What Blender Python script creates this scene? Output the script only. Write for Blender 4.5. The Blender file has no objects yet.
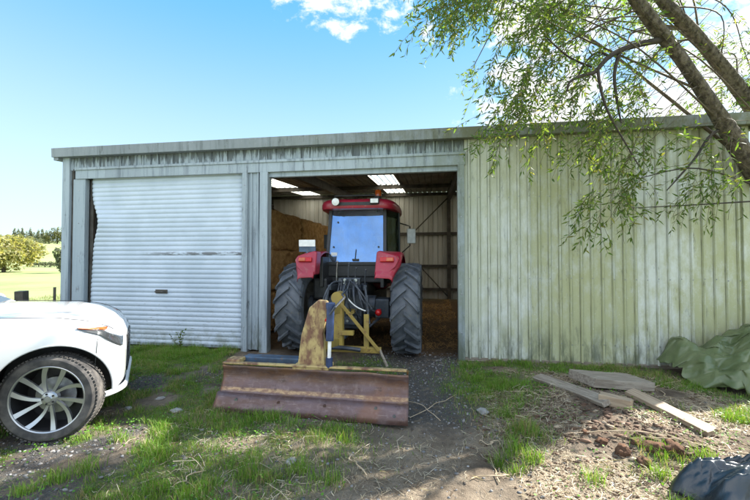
import bpy, bmesh, math, random
import numpy as np
from mathutils import Vector, Matrix, Euler, noise
random.seed(11); RNG = np.random.default_rng(7)
S = bpy.context.scene; COL = S.collection
R_ = math.radians; PI = math.pi

# ---------------------------------------------------------------- noise
def _h(ix, iy, seed):
    n = (ix.astype(np.int64)*374761393 + iy.astype(np.int64)*668265263 + seed*974711) & 0x7fffffff
    n = ((n ^ (n >> 13))*1274126177) & 0x7fffffff
    return ((n ^ (n >> 16)) & 0xffff)/65535.0
def vnoise(x, y, seed=0):
    x = np.asarray(x, float); y = np.asarray(y, float)
    ix = np.floor(x); iy = np.floor(y); fx = x-ix; fy = y-iy
    fx = fx*fx*(3-2*fx); fy = fy*fy*(3-2*fy)
    a = _h(ix, iy, seed); b = _h(ix+1, iy, seed); c = _h(ix, iy+1, seed); d = _h(ix+1, iy+1, seed)
    return (a*(1-fx)+b*fx)*(1-fy)+(c*(1-fx)+d*fx)*fy
def fbm(x, y, seed=0, oct=4):
    s = 0; a = .5; t = 0
    x = np.asarray(x, float); y = np.asarray(y, float)
    for k in range(oct):
        s = s+a*vnoise(x, y, seed+k*17); t += a; a *= .5; x = x*2.03+3.1; y = y*2.03+1.7
    return s/t
def sst(a, b, x):
    t = np.clip((np.asarray(x, float)-a)/(b-a), 0, 1); return t*t*(3-2*t)
def win(x, a, b, f):
    return sst(a-f, a+f, x)*(1-sst(b-f, b+f, x))
def blob(x, y, cx, cy, rx, ry, rot=0):
    c, s = math.cos(rot), math.sin(rot); dx = x-cx; dy = y-cy
    u = (dx*c+dy*s)/rx; v = (-dx*s+dy*c)/ry
    return np.exp(-(u*u+v*v))

# ---------------------------------------------------------------- objects
def tag(o, label=None, cat=None, group=None, kind=None):
    if label: o['label'] = label
    if cat: o['category'] = cat
    if group: o['group'] = group
    if kind: o['kind'] = kind
    return o
def empty(name, loc=(0, 0, 0), rz=0, label=None, cat=None, group=None):
    o = bpy.data.objects.new(name, None); COL.objects.link(o)
    o.location = loc; o.rotation_euler = (0, 0, rz); o.empty_display_size = .1
    return tag(o, label, cat, group)
def link_mesh(name, me, mats, parent=None):
    for m in (mats if isinstance(mats, (list, tuple)) else [mats]): me.materials.append(m)
    o = bpy.data.objects.new(name, me); COL.objects.link(o)
    if parent: o.parent = parent
    return o
def np_mesh(name, V, F, mats, parent=None, smooth=False, cols=None):
    """V (n,3) array, F list of index tuples or (m,k) array"""
    me = bpy.data.meshes.new(name)
    V = np.asarray(V, np.float32)
    if isinstance(F, np.ndarray):
        m, k = F.shape
        me.vertices.add(len(V)); me.vertices.foreach_set('co', V.ravel())
        me.loops.add(m*k); me.loops.foreach_set('vertex_index', F.ravel().astype(np.int32))
        me.polygons.add(m); me.polygons.foreach_set('loop_start', np.arange(0, m*k, k, dtype=np.int32))
        me.update(calc_edges=True)
    else:
        me.from_pydata(V.tolist(), [], F); me.update()
    if smooth: me.polygons.foreach_set('use_smooth', np.ones(len(me.polygons), bool))
    if cols:
        for nm, arr in cols.items():
            arr = np.asarray(arr, np.float32)
            a = me.color_attributes.new(nm, 'FLOAT_COLOR', 'POINT')
            c = np.ones((len(V), 4), np.float32); c[:, :arr.shape[1]] = arr
            a.data.foreach_set('color', c.ravel())
    return link_mesh(name, me, mats, parent)
class MB:
    def __init__(s): s.V = []; s.F = []; s.M = []; s.mi = 0
    def add(s, V, F):
        b = len(s.V); s.V += [tuple(v) for v in V]; s.F += [tuple(b+i for i in f) for f in F]; s.M += [s.mi]*len(F); return s
    def box(s, c, d, rot=None, taper=None):
        hx, hy, hz = d[0]/2, d[1]/2, d[2]/2; P = []
        for z in (-1, 1):
            k = 1 if (taper is None or z < 0) else taper
            for x, y in ((-1, -1), (1, -1), (1, 1), (-1, 1)): P.append(Vector((x*hx*k, y*hy*k, z*hz)))
        if rot is not None:
            m = rot if isinstance(rot, Matrix) else Euler(rot).to_matrix(); P = [m @ p for p in P]
        c = Vector(c); P = [p+c for p in P]
        return s.add(P, [(3, 2, 1, 0), (4, 5, 6, 7), (0, 1, 5, 4), (1, 2, 6, 5), (2, 3, 7, 6), (3, 0, 4, 7)])
    def bb(s, x0, x1, y0, y1, z0, z1):
        return s.box(((x0+x1)/2, (y0+y1)/2, (z0+z1)/2), (abs(x1-x0), abs(y1-y0), abs(z1-z0)))
    def bar(s, p0, p1, w, h=None, up=(0, 0, 1)):
        h = h or w; p0 = Vector(p0); p1 = Vector(p1); d = p1-p0; L = d.length; d.normalize()
        u = Vector(up)
        if abs(d.dot(u)) > .98: u = Vector((0, 1, 0))
        x = d.cross(u).normalized(); z = x.cross(d)
        m = Matrix((x, d, z)).transposed()
        return s.box((p0+p1)/2, (w, L, h), m)
    def tube(s, pts, r, n=8, caps=True):
        pts = [Vector(p) for p in pts]; k = len(pts)
        rr = r if isinstance(r, (list, tuple)) else [r]*k
        t0 = (pts[1]-pts[0]).normalized(); a = Vector((0, 0, 1)) if abs(t0.z) < .9 else Vector((1, 0, 0))
        nx = t0.cross(a).normalized(); V = []; F = []
        for i, p in enumerate(pts):
            t = (pts[min(i+1, k-1)]-pts[max(i-1, 0)]).normalized()
            nx = (nx-t*nx.dot(t)).normalized(); ny = t.cross(nx)
            for j in range(n):
                an = 2*PI*j/n; V.append(p+(nx*math.cos(an)+ny*math.sin(an))*rr[i])
        for i in range(k-1):
            for j in range(n):
                a0 = i*n+j; a1 = i*n+(j+1) % n; F.append((a0, a1, a1+n, a0+n))
        if caps: F.append(tuple(range(n-1, -1, -1))); F.append(tuple((k-1)*n+j for j in range(n)))
        return s.add(V, F)
    def cyl(s, p0, p1, r0, r1=None, n=16): return s.tube([p0, p1], [r0, r0 if r1 is None else r1], n)
    def lathe(s, prof, n=32, axis='x', c=(0, 0, 0), closed=False):
        """prof of (radius, axial)"""
        V = []; F = []; k = len(prof)
        for j in range(n):
            an = 2*PI*j/n; ca, sa = math.cos(an), math.sin(an)
            for r, a in prof:
                p = (a, r*ca, r*sa) if axis == 'x' else ((r*ca, a, r*sa) if axis == 'y' else (r*ca, r*sa, a))
                V.append((p[0]+c[0], p[1]+c[1], p[2]+c[2]))
        for j in range(n):
            j2 = (j+1) % n
            for i in range(k if closed else k-1):
                i2 = (i+1) % k; F.append((j*k+i, j2*k+i, j2*k+i2, j*k+i2))
        return s.add(V, F)
    def prism(s, poly, axis, a0, a1):
        def mk(p, a): return (a, p[0], p[1]) if axis == 'x' else ((p[0], a, p[1]) if axis == 'y' else (p[0], p[1], a))
        n = len(poly); V = [mk(p, a0) for p in poly]+[mk(p, a1) for p in poly]
        F = [tuple(range(n)), tuple(range(2*n-1, n-1, -1))]+[(i, i+n, (i+1) % n+n, (i+1) % n) for i in range(n)]
        return s.add(V, F)
    def sph(s, c, r, n=12, m=8):
        rx, ry, rz = r if isinstance(r, (tuple, list)) else (r, r, r); V = []; F = []
        for i in range(1, m):
            ph = PI*i/m
            for j in range(n):
                th = 2*PI*j/n; V.append((c[0]+rx*math.sin(ph)*math.cos(th), c[1]+ry*math.sin(ph)*math.sin(th), c[2]+rz*math.cos(ph)))
        t = len(V); V += [(c[0], c[1], c[2]+rz), (c[0], c[1], c[2]-rz)]
        for i in range(m-2):
            for j in range(n): F.append((i*n+j, i*n+(j+1) % n, (i+1)*n+(j+1) % n, (i+1)*n+j))
        for j in range(n):
            F.append((t, (j+1) % n, j)); F.append((t+1, (m-2)*n+j, (m-2)*n+(j+1) % n))
        return s.add(V, F)
    def xform(s, M): s.V = [tuple(M @ Vector(v)) for v in s.V]; return s
    def build(s, name, mats, parent=None, smooth=False, bevel=0, seg=2, ang=35, sub=0):
        me = bpy.data.meshes.new(name); me.from_pydata(s.V, [], s.F); me.update()
        bm = bmesh.new(); bm.from_mesh(me)
        bmesh.ops.recalc_face_normals(bm, faces=bm.faces); bm.to_mesh(me); bm.free()
        if any(s.M): me.polygons.foreach_set('material_index', np.array(s.M, np.int32))
        if smooth:
            me.polygons.foreach_set('use_smooth', np.ones(len(me.polygons), bool)); me.set_sharp_from_angle(angle=R_(ang))
        o = link_mesh(name, me, mats, parent)
        if bevel:
            b = o.modifiers.new('b', 'BEVEL'); b.width = bevel; b.segments = seg; b.limit_method = 'ANGLE'; b.angle_limit = R_(40); b.harden_normals = False
        if sub:
            b = o.modifiers.new('s', 'SUBSURF'); b.levels = sub; b.render_levels = sub
        return o
def grid_faces(nu, nv, wrap_u=False):
    i, j = np.meshgrid(np.arange(nu-(0 if wrap_u else 1)), np.arange(nv-1), indexing='ij')
    i2 = (i+1) % nu
    return np.stack([i*nv+j, i2*nv+j, i2*nv+j+1, i*nv+j+1], -1).reshape(-1, 4)

# ---------------------------------------------------------------- materials
class NT:
    def __init__(s, name):
        s.m = bpy.data.materials.new(name); s.m.use_nodes = True; s.t = s.m.node_tree; s.t.nodes.clear()
        s.out = s.n('ShaderNodeOutputMaterial')
    def n(s, t, **kw):
        o = s.t.nodes.new(t)
        for k, v in kw.items(): setattr(o, k, v)
        return o
    def l(s, a, b): s.t.links.new(a, b)
    def set(s, sock, v):
        if hasattr(v, 'is_output'): s.l(v, sock)
        elif isinstance(v, (tuple, list)) and len(v) == 3 and sock.type == 'RGBA': sock.default_value = (*v, 1)
        else: sock.default_value = v
    def coord(s, kind='Object', scale=(1, 1, 1)):
        c = s.n('ShaderNodeTexCoord'); m = s.n('ShaderNodeMapping'); m.inputs['Scale'].default_value = scale
        s.l(c.outputs[kind], m.inputs['Vector']); return m.outputs[0]
    def noise(s, vec, scale, detail=4, rough=.55, dist=0):
        o = s.n('ShaderNodeTexNoise'); s.l(vec, o.inputs['Vector'])
        o.inputs['Scale'].default_value = scale; o.inputs['Detail'].default_value = detail
        o.inputs['Roughness'].default_value = rough; o.inputs['Distortion'].default_value = dist
        return o.outputs['Fac']
    def ramp(s, fac, a, b, lo=0., hi=1.):
        o = s.n('ShaderNodeMapRange'); o.interpolation_type = 'SMOOTHSTEP'; s.l(fac, o.inputs['Value'])
        for i, v in zip((1, 2, 3, 4), (a, b, lo, hi)): o.inputs[i].default_value = v
        return o.outputs[0]
    def mix(s, f, a, b, mode='MIX'):
        o = s.n('ShaderNodeMix', data_type='RGBA', blend_type=mode); s.set(o.inputs[0], f); s.set(o.inputs[6], a); s.set(o.inputs[7], b); return o.outputs[2]
    def math(s, op, a, b=0.):
        o = s.n('ShaderNodeMath', operation=op); s.set(o.inputs[0], a); s.set(o.inputs[1], b); return o.outputs[0]
    def sep(s, vec):
        o = s.n('ShaderNodeSeparateXYZ'); s.l(vec, o.inputs[0]); return o.outputs
    def attr(s, nm, out='Color'):
        o = s.n('ShaderNodeAttribute'); o.attribute_name = nm; return o.outputs[out]
    def bump(s, h, st=.3, dist=.01):
        o = s.n('ShaderNodeBump'); o.inputs['Strength'].default_value = st; o.inputs['Distance'].default_value = dist; s.l(h, o.inputs['Height']); return o.outputs[0]
    def pbsdf(s, col, rough=.6, metal=0., normal=None, spec=.5, coat=0., trans=0., link=True):
        o = s.n('ShaderNodeBsdfPrincipled'); s.set(o.inputs['Base Color'], col); s.set(o.inputs['Roughness'], rough); s.set(o.inputs['Metallic'], metal)
        o.inputs['Specular IOR Level'].default_value = spec; o.inputs['Coat Weight'].default_value = coat; o.inputs['Coat Roughness'].default_value = .04
        if normal: s.l(normal, o.inputs['Normal'])
        if link: s.l(o.outputs[0], s.out.inputs[0])
        return o
def noisy(name, c1, c2, scale=6, rough=.6, metal=0., bump=.2, bdist=.005, bscale=None, stretch=(1, 1, 1), c3=None, spec=.5, coat=0., lo=.35, hi=.65):
    t = NT(name); v = t.coord('Object', stretch); f = t.noise(v, scale, 6, .6)
    c = t.mix(t.ramp(f, lo, hi), c1, c2)
    if c3: c = t.mix(t.ramp(t.noise(v, scale*3.3, 5, .65), .55, .72), c, c3)
    nb = t.noise(v, bscale or scale*4, 5, .6)
    t.pbsdf(c, rough, metal, t.bump(nb, bump, bdist) if bump else None, spec, coat); return t.m
M = {}
def weathered(name, base, dark, green, gx0, gx1, gamt, streak=1., pitch=0., drip=0.):
    """old painted or galvanised iron: sheet to sheet tint, streaks that run down, algae growth, darker lines along the rib edges"""
    t = NT(name); v = t.coord('Object'); xyz = t.sep(v)
    st = t.noise(t.coord('Object', (9, 9, .5)), 1.6, 6, .65)
    big = t.noise(v, .8, 5, .6); fine = t.noise(v, 30, 5, .65); med = t.noise(t.coord('Object', (1.6, 1.6, .8)), 3.6, 7, .72)
    sheet = t.n('ShaderNodeTexWhiteNoise', noise_dimensions='1D')
    t.l(t.math('FLOOR', t.math('DIVIDE', xyz[0], .76)), sheet.inputs['W'])
    c = t.mix(t.ramp(sheet.outputs[0], 0, 1, 0, .4), base, dark)
    c = t.mix(t.ramp(st, .46, .72, 0, .6*streak), c, dark)
    gs = t.math('ADD', t.math('ADD', t.math('MULTIPLY', med, .55), t.math('MULTIPLY', big, .4)), t.math('MULTIPLY', sheet.outputs[0], .085))
    gm = t.math('MULTIPLY', t.ramp(xyz[0], gx0, gx1, 0., gamt), t.ramp(gs, .36, .60))
    c = t.mix(gm, c, green)
    c = t.mix(t.ramp(t.noise(t.coord('Object', (1.5, 1.5, .35)), 9, 7, .72), .56, .74, 0, .55*streak), c, (.05, .055, .05))
    c = t.mix(t.ramp(fine, .60, .76, 0, .4), c, (.72, .74, .73))
    if pitch:
        fr = t.math('ABSOLUTE', t.math('SUBTRACT', t.math('FRACT', t.math('DIVIDE', t.math('SUBTRACT', xyz[0], .5), pitch)), .5))
        e = t.math('ABSOLUTE', t.math('SUBTRACT', fr, .145)); gr = t.math('MULTIPLY', t.ramp(e, .012, .055, 1, 0), t.ramp(t.noise(t.coord('Object', (6, 1, .6)), 1.7, 6, .7), .36, .66, .12, .75))
        c = t.mix(gr, c, (.085, .09, .06))
    if drip:
        ds = t.math('ADD', t.noise(t.coord('Object', (1, 1, .12)), 21, 5, .65), t.math('MULTIPLY', t.math('SUBTRACT', t.noise(v, 1.1, 3), .5), .35)); dn = t.math('SUBTRACT', ds, t.math('MULTIPLY', t.math('SUBTRACT', 3.53, xyz[2]), .9))
        c = t.mix(t.math('MULTIPLY', t.ramp(dn, .34, .46), drip), c, (.035, .04, .04))
    low = t.math('MULTIPLY', t.ramp(xyz[2], .05, .75, 1, 0), t.ramp(t.noise(t.coord('Object', (5, 5, 1.2)), 1.5, 6, .7), .4, .62))
    c = t.mix(t.math('MULTIPLY', low, .75), c, (.07, .085, .05))
    t.pbsdf(c, .6, 0, t.bump(fine, .15, .004), .35); return t.m
M['cladding'] = weathered('cladding_paint', (.58, .61, .57), (.40, .44, .40), (.36, .37, .19), -.8, 2.1, .88, 1., .152)
M['fascia'] = weathered('fascia_iron', (.26, .29, .31), (.12, .14, .15), (.12, .125, .06), -5, 2, .95, 1.4)
M['band'] = weathered('eave_band', (.40, .46, .50), (.20, .24, .28), (.15, .17, .085), -3, 3, .9, 1.3, 0, .7)
M['galv'] = weathered('galvanised', (.36, .42, .46), (.17, .21, .24), (.17, .19, .10), -2, 5, .55, 1.2)
M['flash'] = weathered('flashing', (.36, .42, .46), (.15, .18, .21), (.15, .17, .085), -3, 3, .95, 1.5)
M['inner'] = noisy('inner_iron', (.60, .59, .54), (.44, .42, .36), 1.4, .55, .1, .1, stretch=(3, 3, .3))
M['roofiron'] = noisy('roof_iron', (.30, .30, .27), (.20, .18, .14), 2, .6, .2, .1)
M['steel_dark'] = noisy('dark_steel', (.10, .09, .075), (.06, .05, .04), 5, .6, .3, .1)
M['timber_grey'] = noisy('grey_timber', (.31, .27, .215), (.18, .145, .11), 3, .8, 0, .4, .006, 9, (1, 14, 14), c3=(.14, .11, .08))
M['timber_pale'] = noisy('pale_timber', (.37, .29, .20), (.24, .175, .115), 3, .75, 0, .3, .004, 9, (1, 14, 14), c3=(.24, .17, .1))
M['white_metal'] = noisy('white_plastic', (.84, .84, .82), (.68, .68, .66), 9, .4, 0, .05)
M['red'] = noisy('tractor_red', (.34, .012, .035), (.26, .012, .028), 4, .42, 0, .05, coat=.2, c3=(.30, .10, .09))
M['black'] = noisy('black_plastic', (.018, .019, .02), (.03, .03, .032), 12, .5, 0, .1)
M['machine'] = noisy('machine_grey', (.045, .055, .07), (.09, .10, .115), 9, .5, .5, .25, c3=(.12, .09, .06))
M['hose'] = noisy('hose_rubber', (.03, .035, .045), (.07, .08, .095), 20, .4, 0, .1)
M['steel'] = noisy('bright_steel', (.42, .43, .45), (.28, .28, .3), 12, .35, .9, .1)
M['tyre'] = noisy('tyre_rubber', (.06, .07, .085), (.115, .125, .14), 5, .72, 0, .35, .006, 40, c3=(.12, .115, .10), spec=.3)
M['tyre_car'] = noisy('car_tyre_rubber', (.05, .048, .047), (.115, .105, .095), 9, .75, 0, .3, .004, 60, spec=.25)
M['rim_grey'] = noisy('wheel_paint', (.30, .30, .28), (.2, .19, .17), 7, .55, .2, .1)
M['amber'] = noisy('amber_lens', (.5, .10, .012), (.4, .07, .01), 15, .2, 0, 0, coat=.5)
M['redlens'] = noisy('red_lens', (.5, .01, .01), (.4, .01, .01), 15, .2, 0, 0)
M['yellow'] = noisy('worn_yellow', (.36, .26, .05), (.27, .19, .05), 5, .6, 0, .3, .004, 25, c3=(.13, .05, .03), lo=.3, hi=.7)
M['yellow_rust'] = noisy('flaking_yellow', (.44, .33, .14), (.17, .085, .05), 8, .7, 0, .5, .005, 22, (1, 1, .55), c3=(.12, .05, .035), lo=.42, hi=.62)
M['blue'] = noisy('blue_cylinder', (.035, .06, .15), (.02, .035, .085), 8, .4, .2, .1)
M['blue_rail'] = noisy('blue_grey_steel', (.08, .13, .20), (.05, .075, .11), 6, .55, .3, .2, c3=(.16, .10, .07))
M['hay'] = noisy('hay', (.56, .34, .14), (.36, .20, .075), 5, .9, 0, 1., .04, 16, (1, 1, 1.6), c3=(.36, .22, .09), spec=.1)
M['straw'] = noisy('dry_straw', (.50, .40, .28), (.34, .26, .16), 11, .85, 0, 0, spec=.2)
M['stone'] = noisy('stone', (.30, .29, .27), (.19, .18, .17), 9, .85, 0, .6, .01, 25)
M['clod'] = noisy('dug_earth', (.12, .068, .042), (.07, .04, .026), 11, .95, 0, 1, .02, 24, spec=.1)
# green tarpaulin and dark sheet
def tarp(name, c1, c2, rough, spec, tr):
    t = NT(name); v = t.coord('Object'); c = t.mix(t.ramp(t.noise(v, 3, 5), .35, .65), c1, c2)
    w = t.n('ShaderNodeTexNoise'); t.l(v, w.inputs['Vector']); w.inputs['Scale'].default_value = 9; w.inputs['Detail'].default_value = 6; w.inputs['Distortion'].default_value = 1.2
    nb = t.bump(w.outputs['Fac'], .35, .02)
    p = t.pbsdf(c, rough, 0, nb, spec, link=False); tl = t.n('ShaderNodeBsdfTranslucent'); t.set(tl.inputs[0], c)
    mx = t.n('ShaderNodeMixShader'); mx.inputs[0].default_value = tr; t.l(p.outputs[0], mx.inputs[1]); t.l(tl.outputs[0], mx.inputs[2]); t.l(mx.outputs[0], t.out.inputs[0]); return t.m
M['tarp_green'] = tarp('green_tarpaulin', (.10, .135, .055), (.15, .18, .085), .33, .55, .12)
M['tarp_dark'] = tarp('dark_sheet', (.014, .021, .027), (.022, .032, .040), .36, .7, 0)
# foliage
def leafmat(name, attr='Col', tr=.45, rough=.5):
    t = NT(name); c = t.attr(attr)
    p = t.pbsdf(c, rough, 0, None, .35, link=False); tl = t.n('ShaderNodeBsdfTranslucent')
    t.set(tl.inputs[0], t.mix(1., c, (1.35, 1.3, .6), 'MULTIPLY'))
    mx = t.n('ShaderNodeMixShader'); mx.inputs[0].default_value = tr; t.l(p.outputs[0], mx.inputs[1]); t.l(tl.outputs[0], mx.inputs[2]); t.l(mx.outputs[0], t.out.inputs[0]); return t.m
M['leaf'] = leafmat('willow_leaf', tr=.55); M['blade'] = leafmat('grass_blade', tr=.35)
M['bark'] = noisy('bark', (.19, .155, .115), (.06, .046, .034), 11, .92, 0, 1., .05, 26, (1.6, 1.6, .9), c3=(.16, .17, .07))
M['dark_bark'] = noisy('dark_bark', (.03, .022, .017), (.05, .038, .028), 8, .85, 0, .3)
M['twig'] = noisy('twig', (.06, .042, .025), (.11, .085, .045), 8, .8, 0, .2)
# glass
def glass(name, tint, refl, rough=.02, thru=(.25, .3, .32)):
    t = NT(name); g = t.n('ShaderNodeBsdfGlossy'); t.set(g.inputs[0], tint); g.inputs[1].default_value = rough
    tr = t.n('ShaderNodeBsdfTransparent'); t.set(tr.inputs[0], thru)
    lw = t.n('ShaderNodeLayerWeight'); lw.inputs[0].default_value = .35
    f = t.ramp(lw.outputs[0], 0, 1, refl, min(1, refl+.4)); mx = t.n('ShaderNodeMixShader')
    t.l(f, mx.inputs[0]); t.l(tr.outputs[0], mx.inputs[1]); t.l(g.outputs[0], mx.inputs[2]); t.l(mx.outputs[0], t.out.inputs[0]); return t.m
t = NT('sky_tinted_rear_glass'); v = t.coord('Object'); g = t.n('ShaderNodeBsdfGlossy'); t.set(g.inputs[0], (.42, .64, .98)); g.inputs[1].default_value = .03  # blue of the reflected sky is put into the gloss colour
tr = t.n('ShaderNodeBsdfTransparent'); t.set(tr.inputs[0], (.6, .72, .8)); df = t.n('ShaderNodeBsdfDiffuse'); t.set(df.inputs[0], (.34, .40, .46))
t.l(t.bump(t.noise(v, 1.3, 2), .12, .05), g.inputs['Normal'])
mx = t.n('ShaderNodeMixShader'); t.l(t.ramp(t.noise(v, 2.2, 3), .3, .7, .36, .52), mx.inputs[0]); t.l(tr.outputs[0], mx.inputs[1]); t.l(g.outputs[0], mx.inputs[2])
m2 = t.n('ShaderNodeMixShader'); t.l(t.ramp(t.noise(t.coord('Object', (1, 1, .6)), 5, 6, .7), .35, .75, .04, .30), m2.inputs[0]); t.l(mx.outputs[0], m2.inputs[1]); t.l(df.outputs[0], m2.inputs[2]); t.l(m2.outputs[0], t.out.inputs[0]); M['glass_blue'] = t.m
M['glass_side'] = glass('side_glass', (.6, .7, .72), .12, .02, (.5, .58, .55))
M['glass_car'] = glass('car_glass', (.8, .85, .9), .3, .01, (.12, .14, .15))
t = NT('skylight_sheet'); tl = t.n('ShaderNodeBsdfTranslucent'); t.set(tl.inputs[0], t.mix(t.ramp(t.noise(t.coord(), 3, 5), .3, .7), (.80, .78, .68), (.62, .58, .46)))
t.l(tl.outputs[0], t.out.inputs[0]); M['skylight'] = t.m
# car paint
t = NT('white_paint'); t.pbsdf((.60, .61, .62), .22, 0, None, .5, 1.); M['car_white'] = t.m
t = NT('machined_alloy'); t.pbsdf((.46, .46, .47), .3, .8, None, .5); M['alloy'] = t.m
t = NT('dark_alloy'); t.pbsdf((.035, .035, .037), .35, .4, None, .5); M['alloy_dark'] = t.m
t = NT('clear_lens'); t.pbsdf((.05, .055, .06), .06, .2, None, .7, 1.); M['lens'] = t.m
# roller door paint
t = NT('roller_paint'); v = t.coord(); xyz = t.sep(v)
c = t.mix(t.ramp(t.noise(v, 1.3, 5), .35, .7), (.51, .58, .66), (.42, .49, .56))
fl = t.noise(t.coord('Object', (5, 1, 34)), 1.5, 5, .7)
low = t.ramp(xyz[2], .1, 1.3, 1., .22)
c = t.mix(t.math('MULTIPLY', t.ramp(fl, .57, .68), low), c, (.20, .21, .20))
sc = t.math('MULTIPLY', t.ramp(t.math('ABSOLUTE', t.math('SUBTRACT', xyz[2], 1.68)), .012, .05, 1, 0), t.ramp(t.noise(t.coord('Object', (3, 1, 9)), 1.3, 5, .7), .42, .56))
sc = t.math('MULTIPLY', sc, t.ramp(xyz[0], -5.6, -4.6))
c = t.mix(t.math('MULTIPLY', sc, .85), c, (.10, .10, .10))
mud = t.math('MULTIPLY', t.ramp(xyz[2], .05, .45, 1, 0), t.ramp(t.noise(v, 6, 5, .7), .4, .65))
c = t.mix(t.math('MULTIPLY', mud, .6), c, (.16, .17, .11)); t.pbsdf(c, .42, 0, t.bump(t.noise(v, 30, 3), .06, .003), .4); M['roller'] = t.m
# mouldboard steel: bands of rust and worn metal
t = NT('blade_steel'); v = t.coord(); xyz = t.sep(v)
n1 = t.noise(t.coord('Object', (1.2, 1, 5)), 2.5, 6, .65); n2 = t.noise(v, 14, 5, .65)
c = t.mix(t.ramp(n1, .35, .65), (.14, .092, .092), (.105, .058, .045)); c = t.mix(t.ramp(n2, .5, .75, 0, .7), c, (.22, .16, .15))
zz = t.math('ADD', xyz[2], t.math('MULTIPLY', t.math('SUBTRACT', n1, .5), .05))
c = t.mix(t.math('MULTIPLY', t.ramp(zz, .395, .44), t.ramp(t.noise(v, 5, 5, .7), .38, .6)), c, (.36, .20, .035))
c = t.mix(t.ramp(t.math('ABSOLUTE', t.math('SUBTRACT', zz, .168)), .006, .026, 1, 0), c, t.mix(t.ramp(t.noise(t.coord('Object', (3, 1, 8)), 4, 6, .7), .38, .60), (.40, .27, .14), (.20, .11, .07)))
c = t.mix(t.ramp(t.noise(t.coord('Object', (2, 1, 2)), 1.2, 4), .55, .7, 0, .5), c, (.20, .09, .045))
c = t.mix(t.math('MULTIPLY', t.ramp(zz, .20, .36), t.ramp(t.noise(t.coord('Object', (1.5, 1, 4)), 3, 6, .7), .40, .62, 0, .5)), c, (.22, .11, .055))
nd = t.noise(t.coord('Object', (1, 1, 1.6)), 9, 7, .75); c = t.mix(t.ramp(nd, .56, .68, 0, .65), c, (.05, .03, .026))
n4 = t.noise(t.coord('Object', (1, 1, 14)), 5, 5, .7); c = t.mix(t.ramp(n4, .58, .7, 0, .45), c, (.30, .24, .21))
t.pbsdf(c, .42, .35, t.bump(n2, .25, .004), .5); M['blade'+'_steel'] = t.m
# ---------------------------------------------------------------- camera, light, sky
cam = bpy.data.cameras.new('camera'); co = bpy.data.objects.new('camera', cam); COL.objects.link(co); S.camera = co
cam.sensor_width = 36; cam.lens = 18; cam.clip_start = .05; cam.clip_end = 3000
co.location = (0, -6.2, 1.6); co.rotation_euler = (R_(90+1.22), 0, R_(8.8))
SUN = Vector((3.6, 2.6, 3.5)).normalized()
sl = bpy.data.lights.new('sun', 'SUN'); so = bpy.data.objects.new('sun', sl); COL.objects.link(so)
sl.energy = 5.0; sl.angle = R_(.53); sl.color = (1, .95, .87); so.rotation_euler = SUN.to_track_quat('Z', 'Y').to_euler(); so.location = (12, 9, 12)
W = bpy.data.worlds.new('World'); S.world = W; W.use_nodes = True
wt = W.node_tree; wt.nodes.clear()
class WT(NT):
    def __init__(s): s.t = wt
w = WT(); wo = w.n('ShaderNodeOutputWorld'); bg = w.n('ShaderNodeBackground'); w.l(bg.outputs[0], wo.inputs[0])
sky = w.n('ShaderNodeTexSky', sky_type='NISHITA'); sky.sun_disc = False
sky.sun_elevation = math.asin(SUN.z); sky.sun_rotation = math.atan2(SUN.x, SUN.y); sky.altitude = 50; sky.air_density = 1.0; sky.dust_density = .6; sky.ozone_density = 1.2
tc = w.n('ShaderNodeTexCoord'); dv = tc.outputs['Generated']
def dmask(d, a, b):
    o = w.n('ShaderNodeVectorMath', operation='DOT_PRODUCT'); w.l(dv, o.inputs[0]); o.inputs[1].default_value = Vector(d).normalized(); return w.ramp(o.outputs['Value'], math.cos(R_(a)), math.cos(R_(b)))
mp = w.n('ShaderNodeMapping'); mp.inputs['Scale'].default_value = (1, 1, 1.7); w.l(dv, mp.inputs[0])
cn = w.noise(mp.outputs[0], 4.5, 9, .6, .3); cn2 = w.noise(mp.outputs[0], 15, 9, .66, .25)
nn = w.math('ADD', w.math('MULTIPLY', cn, .5), w.math('MULTIPLY', cn2, .5))
CLOUDS = [((-.34, .958, .715), 6.5, 1.5, .215), ((-.232, .976, .71), 6.5, 1.5, .22), ((-.087, .998, .71), 6.5, 1.5, .22), ((-.008, 1.01, .605), 2.6, .4, .215), ((.42, .80, .48), 28, 12, .225), ((.75, .55, .6), 40, 15, .27), ((-.8, -.5, .55), 40, 15, .22), ((.6, -.75, .7), 38, 15, .22), ((0, -.5, .9), 35, 10, .20)]  # last three are unseen, added behind the camera to fill the shaded facade
tot = None
for d, a, b, amt in CLOUDS:
    k = w.math('MULTIPLY', dmask(d, a, b), amt); tot = k if tot is None else w.math('MAXIMUM', tot, k)
cov = w.ramp(w.math('ADD', nn, tot), .64, .76)
hz = w.sep(dv)[2]
gh = w.ramp(hz, .02, .68, 1., 0.)
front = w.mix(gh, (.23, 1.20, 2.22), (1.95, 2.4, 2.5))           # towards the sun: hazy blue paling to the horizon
back = w.mix(gh, (1.3, 2.1, 3.3), (3.4, 4.0, 4.5))               # away from the sun: unseen, brightened to light the shaded facade
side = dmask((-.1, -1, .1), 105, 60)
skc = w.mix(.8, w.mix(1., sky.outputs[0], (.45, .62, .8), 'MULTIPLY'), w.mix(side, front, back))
ccol = w.mix(side, (2.9, 2.9, 2.9), (6., 6., 6.))  # added clouds behind the camera are brighter still, for fill light
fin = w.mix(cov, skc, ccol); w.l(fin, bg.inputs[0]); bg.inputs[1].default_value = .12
S.view_settings.view_transform = 'Standard'; S.view_settings.look = 'None'; S.view_settings.exposure = 2.0; S.view_settings.gamma = 1; S.view_settings.use_curve_mapping = False
S.cycles.max_bounces = 10; S.cycles.diffuse_bounces = 5; S.cycles.transparent_max_bounces = 16; S.cycles.use_denoising = True
S.cycles.sample_clamp_indirect = 8

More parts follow.
